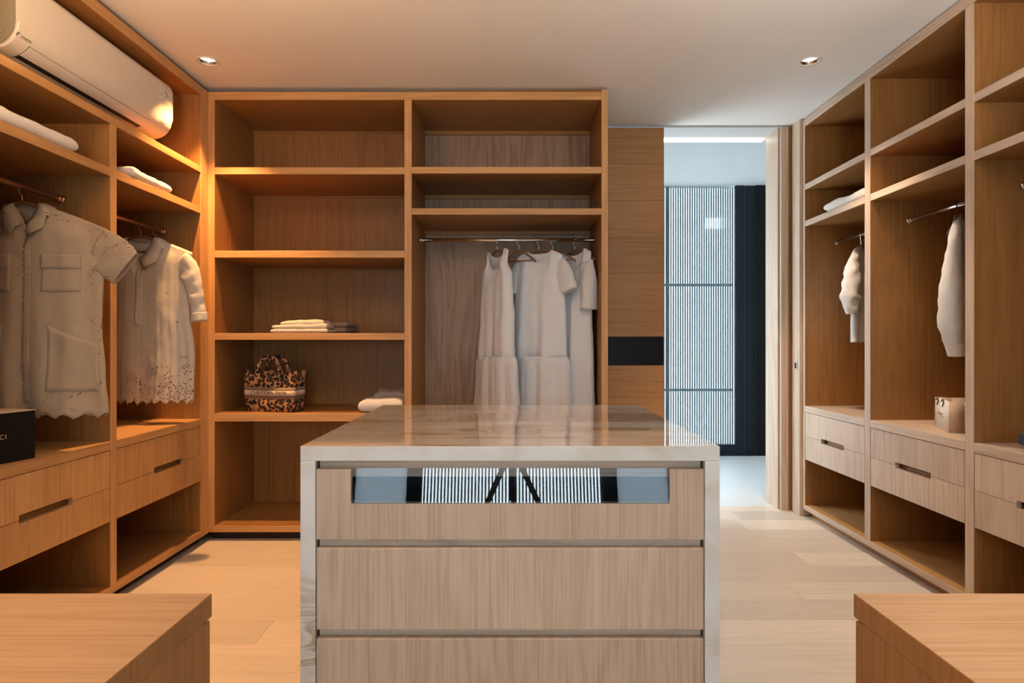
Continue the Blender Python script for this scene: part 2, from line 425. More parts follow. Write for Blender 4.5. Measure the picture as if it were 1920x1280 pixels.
# ------------------------------------------------------------------ room shell
CEIL = 2.73
XL, XR = -1.825, 2.0                 # front planes of the wardrobes on the two side walls
YB = 3.60                            # front plane of the wardrobe on the back wall
XLB, XRB, YBB = -2.385, 2.56, 4.16   # their back panels
REAR = -2.6
FLOOR_END = 4.366

floor = tag(box('floor', -2.45, 2.62, REAR, FLOOR_END, -0.06, -0.014, m_dark), kind='structure')
pitch = 0.2067; y = 2.17 - pitch * 23
row = 0
while y < FLOOR_END - 0.01:
    y1 = min(y + pitch, FLOOR_END)
    x = -1.90 - R.uniform(0.0, 0.4); x = max(x, -1.90) if row % 3 == 0 else -1.90
    first = True
    while x < 2.05:
        ln = R.uniform(0.7, 1.9) if first else R.uniform(1.7, 2.3)
        x1 = min(x + ln, 2.06)
        if 2.06 - x1 < 0.35: x1 = 2.06
        bm = bmesh.new(); hgt = R.uniform(-0.0004, 0.0)
        add_box(bm, x + 0.0004, x1 - 0.0004, y + 0.0005, y1 - 0.0005, -0.014, hgt, 0.0012)
        obj('plank', bm, wfloor, floor)
        x = x1; first = False
    y = y1; row += 1

# ceiling with two round openings for the downlights
DOWN = [(-1.66, 3.27), (1.625, 3.27), (-1.55, 1.0), (1.55, 1.0)]
bm = bmesh.new()
def loop(pts, z):
    vs = [bm.verts.new((p[0], p[1], z)) for p in pts]
    return [bm.edges.new((vs[i], vs[(i + 1) % len(vs)])) for i in range(len(vs))]
es = loop([(-2.45, REAR), (2.62, REAR), (2.62, 4.24), (-2.45, 4.24)], CEIL)
for cx, cy in DOWN:
    es += loop([(cx + 0.047 * math.cos(2 * PI * k / 32), cy + 0.047 * math.sin(2 * PI * k / 32)) for k in range(32)], CEIL)
bmesh.ops.triangle_fill(bm, edges=es, use_beauty=True)
up = bmesh.new()
ceiling = obj('ceiling', bm, m_ceiling, recalc=False); ceiling['kind'] = 'structure'
# the rest of the slab above the thin plaster sheet
tag(box('ceiling_slab', -2.45, 2.62, REAR, 4.24, CEIL + 0.10, CEIL + 0.16, m_ceiling), kind='structure')
tag(box('ceiling_lintel', -2.45, 2.62, 4.285, 4.50, CEIL, CEIL + 0.16, m_lintel), kind='structure')
tag(box('trim_1', -2.45, 2.62, 4.24, 4.285, CEIL + 0.02, CEIL + 0.16, m_trimw), kind='structure')

tag(box('wall_left', -2.45, -2.39, REAR, 4.24, -0.05, CEIL + 0.05, m_wall), kind='structure')
tag(box('wall_right', 2.565, 2.62, REAR, 4.24, -0.05, CEIL + 0.05, m_wall), kind='structure')
tag(box('wall_back', -2.45, 0.60, 4.17, 4.23, -0.05, CEIL + 0.05, m_wall), kind='structure')

# rear wall, behind the camera: slatted window between dark frames and white wall panels
WRx0, WRx1, WRz0, WRz1 = -0.95, 0.95, 0.08, 2.52
wr = tag(thing('wall_rear', None, None, (0, REAR, 0)), kind='structure')
for (a, b_, c, d) in ((-2.45, -1.62, 0, CEIL), (1.62, 2.62, 0, CEIL), (-1.62, 1.62, WRz1, CEIL), (-1.62, 1.62, -0.02, WRz0)):
    box('wall_piece', a, b_, -0.08, 0, c, d, m_darkwall if abs(a) > 1.6 and d == CEIL and c == 0 else m_wall, wr)
for sx in (-1, 1):
    a, b_ = sorted((sx * 0.95, sx * 1.62))
    box('wall_panel', a, b_, -0.08, -0.02, WRz0, 0.35, m_darkwall, wr); box('wall_panel', a, b_, -0.08, -0.02, 2.30, WRz1, m_darkwall, wr)
    a2, b2 = sorted((sx * 0.95, sx * 1.05)); box('wall_panel', a2, b2, -0.08, -0.02, 0.35, 2.30, m_darkwall, wr)
    a2, b2 = sorted((sx * 1.57, sx * 1.62)); box('wall_panel', a2, b2, -0.08, -0.02, 0.35, 2.30, m_darkwall, wr)
    a2, b2 = sorted((sx * 1.05, sx * 1.57)); box('frosted_pane', a2, b2, -0.055, -0.047, 0.35, 2.30, m_frost, wr)
w2 = tag(thing('window_2', None, None, (0, REAR, 0)), kind='structure')
for sx in (-1, 1):
    a, b_ = sorted((sx * 0.90, sx * 0.95)); box('window_frame', a, b_, -0.07, 0.0, WRz0, WRz1, m_frame, w2)
box('window_frame', -0.90, 0.90, -0.07, 0.0, WRz0, WRz0 + 0.05, m_frame, w2)
box('window_frame', -0.90, 0.90, -0.07, 0.0, WRz1 - 0.05, WRz1, m_frame, w2)
bm = bmesh.new(); k = -0.885
while k < 0.885:
    add_box(bm, k, k + 0.015, -0.06, -0.045, WRz0 + 0.05, WRz1 - 0.05); k += 0.034
for z in (0.75, 1.65): add_box(bm, -0.90, 0.90, -0.045, -0.035, z, z + 0.02)
tag(obj('slat', bm, m_slat, w2), kind='stuff')

# hall beyond the doorway
tag(box('floor_hall', 0.2, 2.9, FLOOR_END, 6.33, -0.06, 0.0, m_stone), kind='structure')
tag(box('wall_hall_far', 0.2, 2.9, 6.33, 6.42, 2.84, 3.5, m_white_hall), kind='structure')
tag(box('wall_hall_far_side', 0.2, 1.0, 6.33, 6.42, 0, 2.84, m_white_hall), kind='structure')
wh = tag(box('wall_hall_left', 0.14, 0.2, 4.30, 4.65, 0, 3.5, m_white_hall), kind='structure')
box('wall_piece', 0.14, 0.2, 6.25, 6.42, 0, 3.5, m_white_hall, wh)
box('wall_piece', 0.14, 0.2, 4.65, 6.25, 2.25, 3.5, m_white_hall, wh)
box('wall_piece', 0.14, 0.2, 4.65, 6.25, 0, 0.15, m_white_hall, wh)
w3 = tag(thing('added_window_3', None, None, (0.17, 5.45, 0)), kind='structure')  # unseen side window added to bring more daylight into the hall
for (a, b_, c, e) in ((-0.80, -0.75, 0.15, 2.25), (0.75, 0.80, 0.15, 2.25), (-0.75, 0.75, 0.15, 0.20), (-0.75, 0.75, 2.20, 2.25), (-0.02, 0.02, 0.20, 2.20)):
    box('window_frame', -0.025, 0.025, a, b_, c, e, m_frame, w3)
tag(box('wall_hall_right', 2.9, 2.96, 4.30, 6.42, 0, 3.5, m_white_hall), kind='structure')
tag(box('ceiling_hall', 0.14, 2.96, 4.44, 6.42, 3.5, 3.56, m_white_hall), kind='structure')
tag(box('wall_hall_near', 0.14, 2.96, 4.44, 4.50, CEIL + 0.16, 3.5, m_white_hall), kind='structure')
tag(box('wall_hall_near_side', 2.1, 2.96, 4.30, 4.50, 0, CEIL, m_white_hall), kind='structure')

# linear lamp on the hall side of the lintel
lamp = thing('linear_lamp', 'long glowing white strip lamp above the hall doorway', 'lamp', (1.48, 4.535, CEIL - 0.004))
bm = bmesh.new(); add_box(bm, -0.42, 0.42, -0.034, 0.034, 0.004, 0.03)
obj('housing', bm, m_white_hall, lamp)
bm = bmesh.new(); add_box(bm, -0.42, 0.42, -0.032, 0.032, -0.008, 0.004)
obj('diffuser', bm, emit('strip_glow', (1.0, 0.96, 0.90), LED_STRENGTH), lamp)

# hall window: dark sliding door with clear glass, vertical slats outside it
w1 = tag(thing('window_1', None, None, (0, 6.30, 0)), kind='structure')
box('window_frame', 2.352, 2.445, -0.01, 0.05, 0.02, 2.84, m_frame, w1, 0.003)
box('window_frame', 1.0, 2.352, -0.01, 0.05, 0.035, 0.115, m_frame, w1, 0.003)
box('window_frame', 1.0, 1.05, -0.01, 0.05, 0.115, 2.84, m_frame, w1, 0.003)
box('window_frame', 2.452, 2.55, 0.0, 0.06, 0.0, 2.84, m_frame, w1, 0.003)
box('threshold', 1.0, 2.55, -0.02, 0.06, 0.0, 0.03, m_frame, w1, 0.003)
box('side_panel', 2.555, 2.90, -0.02, 0.04, 0.0, 2.84, m_darkwall, w1, 0.003)
box('glass_pane', 1.05, 2.352, 0.016, 0.022, 0.115, 2.84, m_glass, w1)
box('mullion', 1.640, 1.668, 0.075, 0.115, 0.0, 2.84, m_slat, w1)
slat_me = None; x = 1.005
while x < 2.345:
    if slat_me is None:
        bm = bmesh.new(); add_box(bm, 0, 0.0172, 0.075, 0.095, 0.0, 2.84)
        o = obj('slat', bm, m_slat, w1); slat_me = o.data
    else:
        o = bpy.data.objects.new('slat', slat_me); C.objects.link(o); o.parent = w1
    o.location = (x, 0, 0); x += 0.0252
for z in (1.80, 0.685):
    box('cross_rail', 1.0, 2.352, 0.066, 0.0745, z - 0.014, z + 0.014, m_slat, w1)

# wooden sliding door left of the opening, faced with horizontal veneer sheets and a black band
d1 = tag(thing('door_1', None, None, (0, 4.24, 0)), kind='structure')
box('core', 0.25, 1.07, 0.006, 0.042, 0.01, 2.715, m_dark, d1)
zs = [0.012, 0.30, 0.555, 0.80, 1.031, None, 1.234, 1.425, 1.683, 1.94, 2.197, 2.46, 2.714]
for a, b_ in zip(zs, zs[1:]):
    if a is None or b_ is None: continue
    box('veneer_panel', 0.25, 1.076, 0.0, 0.006, a + 0.0006, b_ - 0.0006, wdoor, d1, 0.0006)
bm = bmesh.new(); add_box(bm, 0.25, 0.918, 0.001, 0.006, 1.032, 1.233, 0.001); obj('handle_band', bm, m_black, d1)
bm = bmesh.new(); add_box(bm, 0.921, 1.074, 0.001, 0.006, 1.032, 1.233, 0.001); obj('handle_band', bm, m_black, d1)

# timber jamb at the right of the opening
jb = tag(thing('trim_2', None, None, (0, 0, 0)), kind='structure')
box('jamb_lining', 1.905, 2.10, 4.295, 4.50, 0.0, CEIL, pz_, jb, 0.002)
box('jamb_shadow_gap', 1.93, 2.10, 4.275, 4.295, 0.0, CEIL, m_dark, jb)
box('jamb_post', 1.912, 1.965, 4.255, 4.275, 0.0, CEIL, pz_, jb, 0.002)
box('jamb_groove', 1.965, 2.10, 4.262, 4.275, 0.0, CEIL, wz, jb)
box('jamb_filler', 1.980, 2.10, 4.125, 4.235, 0.0, CEIL, pz_, jb, 0.002)
box('jamb_filler', 2.01, 2.10, 4.235, 4.262, 0.0, CEIL, wz, jb)
bm = bmesh.new(); add_box(bm, 1.9765, 1.980, 4.150, 4.195, 1.005, 1.062, 0.001); obj('strike_plate', bm, m_steel, jb)
bm = bmesh.new(); add_box(bm, 1.9755, 1.9766, 4.163, 4.187, 1.014, 1.052); obj('latch_hole', bm, m_black, jb)

# downlights
for i, (cx, cy) in enumerate(DOWN):
    t = thing('downlight', ['round recessed downlight with warm glow near the corner above the air conditioner',
                            'round recessed downlight in the ceiling beside the right-hand wardrobe',
                            'round recessed downlight above the low cabinet by the eyelet blouse',
                            'round recessed downlight above the low cabinet by the navy box'][i], 'lamp', (cx, cy, CEIL), 0, 'ceiling downlights')
    bm = bmesh.new(); add_lathe(bm, [(0.0465, 0.004), (0.0465, -0.002), (0.050, -0.0035), (0.058, -0.003), (0.060, 0.0), (0.0465, 0.004)], 40)
    obj('trim_ring', bm, m_trimw, t, True)
    bm = bmesh.new(); add_lathe(bm, [(0.046, 0.001), (0.043, 0.006), (0.039, 0.012), (0.038, 0.016)], 40)
    obj('reflector', bm, m_mirror, t, True, recalc=False)
    bm = bmesh.new(); add_lathe(bm, [(0.0385, 0.0135), (0.02, 0.0115), (0.0, 0.011)], 32)
    obj('lamp_disc', bm, emit('lamp_glow', (1.0, 0.90, 0.76), 1.3), t, True, recalc=False)
    sp = bpy.data.lights.new('spot', 'SPOT'); sp.energy = (SPOT_LEFT, SPOT_RIGHT, SPOT_NEAR, SPOT_NEAR)[i]; sp.color = (WARM, WHITE, WARM, WHITE)[i]
    sp.spot_size = math.radians(80 if i < 2 else 52); sp.spot_blend = 0.6; sp.shadow_soft_size = 0.022
    so = bpy.data.objects.new('spot', sp); C.objects.link(so); so.location = (0, 0, 0.006); so.parent = t

# ------------------------------------------------------------------ wardrobes
BEV = 0.0014
def board(name, x0, x1, y0, y1, z0, z1, ax, parent, mats=WD, front=None, lit_mats=None):
    o = box(name, min(x0, x1), max(x0, x1), min(y0, y1), max(y0, y1), z0, z1, mats[ax], parent, BEV)
    if front is not None:                       # brighter oak copy paints the light on faces turned to the room
        o.data.materials.append((lit_mats or ED)[ax])
        f = Vector(front)
        for p in o.data.polygons:
            if p.normal.dot(f) > 0.6: p.material_index = 1
    return o
FL, FB, FR = (1, 0, 0), (0, -1, 0), (-1, 0, 0)

def notched(x_side, ya, yb, za, zb, slot, top, thick, mats, parent, name='drawer'):
    """drawer front in the plane x = x_side spanning y and z, with a finger notch cut in the top or bottom edge"""
    s0, s1, zs_ = slot
    if top:  pts = [(ya, za), (yb, za), (yb, zb), (s1, zb), (s1, zs_), (s0, zs_), (s0, zb), (ya, zb)]
    else:    pts = [(ya, za), (s0, za), (s0, zs_), (s1, zs_), (s1, za), (yb, za), (yb, zb), (ya, zb)]
    bm = bmesh.new(); add_prism(bm, pts, 'yz', min(x_side, x_side + thick), max(x_side, x_side + thick), 0.0008)
    return obj(name, bm, mats[2], parent)

def rod(parent, p0, p1, mat=m_chrome, name='hanging_rail', br=0.016):
    p0, p1 = Vector(p0), Vector(p1); t = (p1 - p0).normalized()
    bm = bmesh.new(); add_tube(bm, [p0, p1], 0.0115, 16); r = obj(name, bm, mat, parent, True)
    for p, s in ((p0, 1), (p1, -1)):
        bm = bmesh.new()
        add_tube(bm, [p + t * s * 0.0005, p + t * s * 0.012], br * 1.15, 16)
        add_tube(bm, [p + t * s * 0.012, p + t * s * 0.030], br * 0.85, 16)
        obj('rail_socket', bm, mat, r, True)
    return r

# left wardrobe
LW = thing('wardrobe', 'dim open oak wardrobe below the air conditioner', 'wardrobe', (0, 0, 0))
TOPL = 2.70
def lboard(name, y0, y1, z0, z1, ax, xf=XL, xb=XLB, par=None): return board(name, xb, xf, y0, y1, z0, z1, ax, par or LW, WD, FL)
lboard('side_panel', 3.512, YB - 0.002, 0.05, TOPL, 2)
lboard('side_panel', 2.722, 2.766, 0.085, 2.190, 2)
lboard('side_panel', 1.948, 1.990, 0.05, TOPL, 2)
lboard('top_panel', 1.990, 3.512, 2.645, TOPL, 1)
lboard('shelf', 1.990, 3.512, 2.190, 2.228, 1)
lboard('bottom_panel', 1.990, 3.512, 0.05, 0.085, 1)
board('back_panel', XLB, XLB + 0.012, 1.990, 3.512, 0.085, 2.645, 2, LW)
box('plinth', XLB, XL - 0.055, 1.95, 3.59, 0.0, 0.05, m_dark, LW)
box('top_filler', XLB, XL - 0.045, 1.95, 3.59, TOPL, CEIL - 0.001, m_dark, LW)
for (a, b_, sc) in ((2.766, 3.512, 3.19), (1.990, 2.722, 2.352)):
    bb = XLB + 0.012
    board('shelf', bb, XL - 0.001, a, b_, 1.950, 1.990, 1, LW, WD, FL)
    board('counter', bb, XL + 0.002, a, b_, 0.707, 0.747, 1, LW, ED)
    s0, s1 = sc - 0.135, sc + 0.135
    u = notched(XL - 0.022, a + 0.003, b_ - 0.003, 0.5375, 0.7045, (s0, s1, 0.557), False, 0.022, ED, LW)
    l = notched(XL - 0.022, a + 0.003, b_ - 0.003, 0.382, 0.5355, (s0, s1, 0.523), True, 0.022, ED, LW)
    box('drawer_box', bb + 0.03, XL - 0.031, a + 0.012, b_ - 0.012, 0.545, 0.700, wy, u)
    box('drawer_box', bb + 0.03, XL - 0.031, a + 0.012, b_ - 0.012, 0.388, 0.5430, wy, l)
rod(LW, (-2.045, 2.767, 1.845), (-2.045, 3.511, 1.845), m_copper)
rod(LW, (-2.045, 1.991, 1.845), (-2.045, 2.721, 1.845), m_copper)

# back wardrobe
BW = thing('wardrobe', 'open oak wardrobe on the back wall with leopard bag and white dresses', 'wardrobe', (0, 0, 0))
TOPB = 2.70
def bboard(name, x0, x1, z0, z1, ax, yf=YB, yb=YBB): return board(name, x0, x1, yf, yb, z0, z1, ax, BW, WD, FB)
bboard('side_panel', -1.830, -1.788, 0.054, TOPB, 2)
bboard('side_panel', -0.647, -0.603, 0.092, 2.652, 2)
bboard('side_panel', 0.538, 0.577, 0.0, 2.715, 2)
bboard('top_panel', -1.788, 0.538, 2.652, TOPB, 0)
bboard('bottom_panel', -1.788, 0.538, 0.054, 0.092, 0)
board('back_panel', -1.788, -0.647, YBB - 0.014, YBB, 0.092, 2.652, 2, BW)
board('back_panel', -0.603, 0.538, YBB - 0.014, YBB, 0.092, 2.652, 2, BW, (wx, wy, wback))
box('plinth', -1.83, 0.538, YB + 0.055, YBB, 0.0, 0.054, m_dark, BW)
bm = bmesh.new(); add_prism(bm, [(-1.83, TOPB), (0.545, TOPB), (0.545, CEIL - 0.002), (0.30, CEIL - 0.005), (-1.83, TOPB + 0.004)], 'xz', YB + 0.03, YBB)
obj('top_filler', bm, wx, BW)
yb_ = YBB - 0.014
for z0, z1 in ((2.205, 2.247), (1.704, 1.746), (1.210, 1.250), (0.719, 0.768)):
    board('shelf', -1.788, -0.647, YB + 0.001, yb_, z0, z1, 0, BW, WD, FB)
for z0, z1 in ((2.210, 2.250), (1.962, 2.001)):
    board('shelf', -0.603, 0.538, YB + 0.001, yb_, z0, z1, 0, BW, WD, FB)
for z in (2.205, 1.704, 1.210, 0.719, 2.652):
    board('edge_line_strip', -1.788, -0.647, yb_ - 0.012, yb_, z - 0.012, z, 0, BW)  # added strip stands in for the highlight line along the back edge
for z in (2.210, 1.962, 2.652):
    board('edge_line_strip', -0.603, 0.538, yb_ - 0.018, yb_, z - 0.026, z, 0, BW)  # added strip stands in for the line and shadow gap there
rod(BW, (-0.602, 3.90, 1.86), (0.537, 3.90, 1.86))

# right wardrobe
RW = thing('wardrobe', 'brightly lit open oak wardrobe beside the hall doorway', 'wardrobe', (0, 0, 0))
TOPR = 2.722
PN = [(4.09, 4.12), (3.344, 3.398), (2.594, 2.645), (1.842, 1.893)]
for i, (a, b_) in enumerate(PN):
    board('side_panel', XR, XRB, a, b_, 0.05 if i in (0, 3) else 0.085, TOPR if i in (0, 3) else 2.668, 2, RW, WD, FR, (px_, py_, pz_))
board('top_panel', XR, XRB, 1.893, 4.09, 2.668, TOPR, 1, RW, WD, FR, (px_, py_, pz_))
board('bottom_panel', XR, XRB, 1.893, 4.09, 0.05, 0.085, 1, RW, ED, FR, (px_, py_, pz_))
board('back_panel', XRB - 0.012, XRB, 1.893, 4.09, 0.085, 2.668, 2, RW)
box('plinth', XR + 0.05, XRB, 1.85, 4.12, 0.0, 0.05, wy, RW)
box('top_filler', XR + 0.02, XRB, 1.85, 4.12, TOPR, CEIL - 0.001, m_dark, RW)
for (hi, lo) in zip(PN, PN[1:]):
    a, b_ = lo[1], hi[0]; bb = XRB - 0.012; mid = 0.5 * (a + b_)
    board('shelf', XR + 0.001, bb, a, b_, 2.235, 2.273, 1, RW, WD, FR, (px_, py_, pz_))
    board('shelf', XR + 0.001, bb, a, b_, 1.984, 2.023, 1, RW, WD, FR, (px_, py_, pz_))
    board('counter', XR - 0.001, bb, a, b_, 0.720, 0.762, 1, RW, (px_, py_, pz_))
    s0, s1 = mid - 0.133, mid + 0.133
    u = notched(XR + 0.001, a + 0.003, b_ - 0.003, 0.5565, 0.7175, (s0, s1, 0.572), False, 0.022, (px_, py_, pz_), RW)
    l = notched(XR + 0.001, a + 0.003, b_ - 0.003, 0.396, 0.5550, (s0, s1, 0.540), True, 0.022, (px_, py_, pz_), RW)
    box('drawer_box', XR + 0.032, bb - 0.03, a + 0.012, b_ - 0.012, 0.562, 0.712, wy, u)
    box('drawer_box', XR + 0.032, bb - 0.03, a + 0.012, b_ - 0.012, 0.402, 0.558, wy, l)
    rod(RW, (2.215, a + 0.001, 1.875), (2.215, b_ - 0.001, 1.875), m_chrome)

# ------------------------------------------------------------------ low cabinets in the foreground
def low_cabinet(x0, x1, label):
    inner = x1 if abs(x1) < abs(x0) else x0
    t = thing('low_cabinet', label, 'cabinet', ((x0 + x1) / 2, 1.15, 0), 0, 'low oak cabinets in front of the camera')
    cx = (x0 + x1) / 2; hw = (x1 - x0) / 2; dy = 1.15
    y0, y1 = 0.90 - dy, 1.428 - dy
    tp = box('top_panel', -hw, hw, y0, y1, 0.5445, 0.60, wtop, t, 0.0016)
    tp.data.materials.append(wz)                # darker oak puts the shade into the end faces
    for p in tp.data.polygons:
        if abs(p.normal.x) > 0.6: p.material_index = 1
    box('body', -hw, hw, y0, y1 - 0.036, 0.06, 0.5445, wz, t, 0.001)
    box('plinth', -hw, hw, y0 + 0.03, y1 - 0.08, 0.0, 0.06, m_dark, t)
    n = 2
    for k in range(n):
        a = -hw + 2 * hw * k / n; b_ = -hw + 2 * hw * (k + 1) / n
        box('door', a + 0.0015, b_ - 0.0015, y1 - 0.034, y1 - 0.004, 0.065, 0.5385, wz, t, 0.004, 2)
    return t
low_cabinet(-1.822, -0.715, 'low oak cabinet with finger-pull doors, below the eyelet shirt wardrobe')
low_cabinet(0.814, 1.997, 'low oak cabinet with finger-pull doors, in front of the bright wardrobe')

# ------------------------------------------------------------------ marble island
IY0, IY1 = 1.719, 2.83
IX0, IX1 = -0.608, 0.597
IS = thing('island', 'drawer island with cream veined marble top in the middle of the room', 'island', (0, 0, 0))
T = 0.043
box('worktop', IX0, IX1, IY0, IY1, 0.90 - T, 0.90, m_marble, IS, 0.002, 2)
box('side_slab', IX0, IX0 + T, IY0, IY1, 0.0, 0.90 - T, m_marble, IS, 0.002, 2)
box('side_slab', IX1 - T, IX1, IY0, IY1, 0.0, 0.90 - T, m_marble, IS, 0.002, 2)
ix0, ix1 = IX0 + T, IX1 - T
yf = IY0 + 0.004
box('carcass', ix0, ix1, IY0 + 0.30, IY1 - 0.02, 0.03, 0.90 - T, wz, IS)
box('plinth', ix0, ix1, IY0 + 0.06, IY0 + 0.30, 0.0, 0.06, m_dark, IS)
g = 0.004
def rail(z0, z1, y=0.028):
    box('finger_rail', ix0 + g, ix1 - g, IY0 + y, IY0 + y + 0.02, z0, z1, px_, IS, 0.001)
rail(0.806, 0.90 - T - 0.0005)
rail(0.590, 0.640, 0.0265); rail(0.3325, 0.383, 0.0265)
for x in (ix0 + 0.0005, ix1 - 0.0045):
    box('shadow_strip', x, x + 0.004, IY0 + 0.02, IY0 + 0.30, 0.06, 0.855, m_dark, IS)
# top drawer: U-shaped front around a glass display opening
dx0, dx1 = ix0 + 0.0015, ix1 - 0.0015
gx0, gx1 = (657 - 960) / 653.3, (1257 - 960) / 653.3
bm = bmesh.new()
add_prism(bm, [(dx0, 0.630), (dx1, 0.630), (dx1, 0.8325), (gx1, 0.8325), (gx1, 0.733), (gx0, 0.733), (gx0, 0.8325), (dx0, 0.8325)], 'xz', yf, yf + 0.021, 0.0012)
d = obj('drawer', bm, pz_, IS)
bm = bmesh.new()
ya, yb2 = yf + 0.0035, yf + 0.0175
add_prism(bm, [(ya, 0.7335), (ya + 0.003, 0.7335), (yb2 + 0.003, 0.8320), (yb2, 0.8320)], 'yz', gx0 + 0.001, gx1 - 0.001)
obj('glass_pane', bm, m_drawerglass, d)
bm = bmesh.new()
for a in (gx0 - 0.004, gx1): add_box(bm, a, a + 0.004, yf + 0.0212, yf + 0.2, 0.733, 0.806)
add_box(bm, gx0, gx1, yf + 0.0212, yf + 0.2, 0.725, 0.733)
add_box(bm, gx0, gx1, yf + 0.20, yf + 0.206, 0.725, 0.806)
obj('display_tray', bm, m_felt, d)
for z0, z1 in ((0.370, 0.606), (0.075, 0.3455)):
    box('drawer', dx0, dx1, yf, yf + 0.021, z0, z1, pz_, IS, 0.0035, 2)

# ------------------------------------------------------------------ air conditioner
ACy0, ACy1 = 2.245, 3.275
AC = thing('air_conditioner', 'white wall-mounted air conditioner above the left wardrobe shelf', 'air conditioner', (0.006, 0, -0.006))
prof = [(-2.14, 2.30)]
prof += [(-1.985, 2.302), (-1.955, 2.310)]
for k in range(1, 8):
    a = k / 8 * PI / 2
    prof.append((-1.955 + 0.095 * math.sin(a), 2.405 - 0.095 * math.cos(a)))
prof += [(-1.860, 2.41), (-1.860, 2.565)]
for k in range(1, 5):
    a = k / 5 * PI / 2
    prof.append((-1.900 + 0.040 * math.cos(a), 2.565 + 0.040 * math.sin(a)))
prof += [(-1.92, 2.607), (-2.14, 2.61)]
bm = bmesh.new(); add_prism(bm, prof, 'xz', ACy0, ACy1, 0.010)
o = obj('housing', bm, m_ac, AC, True)
o.modifiers.new('es', 'EDGE_SPLIT').split_angle = math.radians(35)
# grey end cover with a raised rim at the near end
ccx, ccz = -1.99, 2.455
bm = bmesh.new(); add_prism(bm, [(ccx + (p[0] - ccx) * 0.965, ccz + (p[1] - ccz) * 0.965) for p in prof], 'xz', ACy0 - 0.006, ACy0 - 0.0005, 0.002)
ec = obj('end_cover', bm, m_acgrey, AC)
bm = bmesh.new(); add_prism(bm, [(ccx + (p[0] - ccx) * 0.80, ccz + (p[1] - ccz) * 0.80) for p in prof], 'xz', ACy0 - 0.010, ACy0 - 0.006, 0.002)
obj('end_cover_rim', bm, m_acgrey, ec)
# flap over the outlet, slightly proud, and the dark outlet slot
def arc(off, a0, a1, n=8):
    r_ = 0.095 + off
    return [(-1.955 + r_ * math.sin(a0 + (a1 - a0) * k / n), 2.405 - r_ * math.cos(a0 + (a1 - a0) * k / n)) for k in range(n + 1)]
fy0, fy1 = 2.325, 3.085
bm = bmesh.new(); add_prism(bm, arc(0.0035, 0.42, 0.92) + arc(-0.004, 0.92, 0.42), 'xz', fy0, fy1, 0.0008)
obj('flap', bm, m_ac, AC)
bm = bmesh.new(); add_prism(bm, arc(0.0012, 0.92, 0.945, 2) + arc(-0.004, 0.945, 0.92, 2), 'xz', fy0 - 0.004, fy1 + 0.004)
add_prism(bm, arc(0.0012, 0.05, 0.92) + arc(-0.004, 0.92, 0.05), 'xz', fy0 - 0.004, fy0 - 0.0005)
add_prism(bm, arc(0.0012, 0.05, 0.92) + arc(-0.004, 0.92, 0.05), 'xz', fy1 + 0.0005, fy1 + 0.004)
obj('flap_gap', bm, m_print, AC)
bm = bmesh.new(); add_prism(bm, arc(0.0010, 0.16, 0.40) + arc(-0.004, 0.40, 0.16), 'xz', fy0, fy1)
obj('outlet_slot', bm, m_acdark, AC)
RX = (PI / 2, 0, PI / 2)
th = math.radians(64); pr = 0.0955
text('lettering', 'DAIKIN', 0.0150, m_print, (-1.955 + pr * math.sin(th), 2.296, 2.405 - pr * math.cos(th)), (PI / 2 + PI / 2 - th, 0, PI / 2), AC, shear=0.25)
bm = bmesh.new(); a1 = th + 0.10; a0 = th - 0.06
add_prism(bm, [(-1.955 + (pr + q) * math.sin(a), 2.405 - (pr + q) * math.cos(a)) for a, q in ((a0, 0), (a1, 0), (a1, -0.002), (a0, -0.002))], 'xz', 2.254, 2.259)
add_prism(bm, [(-1.955 + (pr + q) * math.sin(a), 2.405 - (pr + q) * math.cos(a)) for a, q in ((a1 - 0.05, 0), (a1, 0), (a1, -0.002), (a1 - 0.05, -0.002))], 'xz', 2.259, 2.266)
obj('emblem', bm, m_print, AC)
bm = bmesh.new(); add_box(bm, -1.8605, -1.8594, 3.155, 3.255, 2.455, 2.550, 0.0003); st = obj('sticker', bm, m_label, AC)
bm = bmesh.new()
for k in range(14):
    a0 = -0.55 + k * 0.14; a1 = a0 + 0.14
    q = [(3.205 + r_ * math.sin(a), 2.515 + r_ * math.cos(a)) for r_, a in ((0.026, a0), (0.026, a1), (0.019, a1), (0.019, a0))]
    add_prism(bm, q, 'yz', -1.8596, -1.8589)
obj('label_arc', bm, m_green, st)
text('lettering', '2', 0.022, m_print, (-1.8591, 3.205, 2.515), RX, st)
bm = bmesh.new()
for k in range(4): add_box(bm, -1.8596, -1.8590, 3.165, 3.245 - 0.01 * (k % 2), 2.462 + 0.007 * k, 2.464 + 0.007 * k)
for k in range(3): add_box(bm, -1.8596, -1.8590, 3.160, 3.174, 2.505 + 0.008 * k, 2.507 + 0.008 * k)
obj('small_print', bm, m_acgrey, st)
bm = bmesh.new(); add_prism(bm, arc(0.0008, 1.18, 1.22, 1) + arc(-0.002, 1.22, 1.18, 1), 'xz', 3.165, 3.215); obj('indicator', bm, m_acgrey, AC)
box('mounting_plate', XLB + 0.012, -2.13, 2.32, 3.20, 2.32, 2.59, m_acgrey, AC)

# ------------------------------------------------------------------ hangers and garments
def at(px, py, d): return ((px - 960) * d / F, CAM_Z + (640 - py) * d / F)

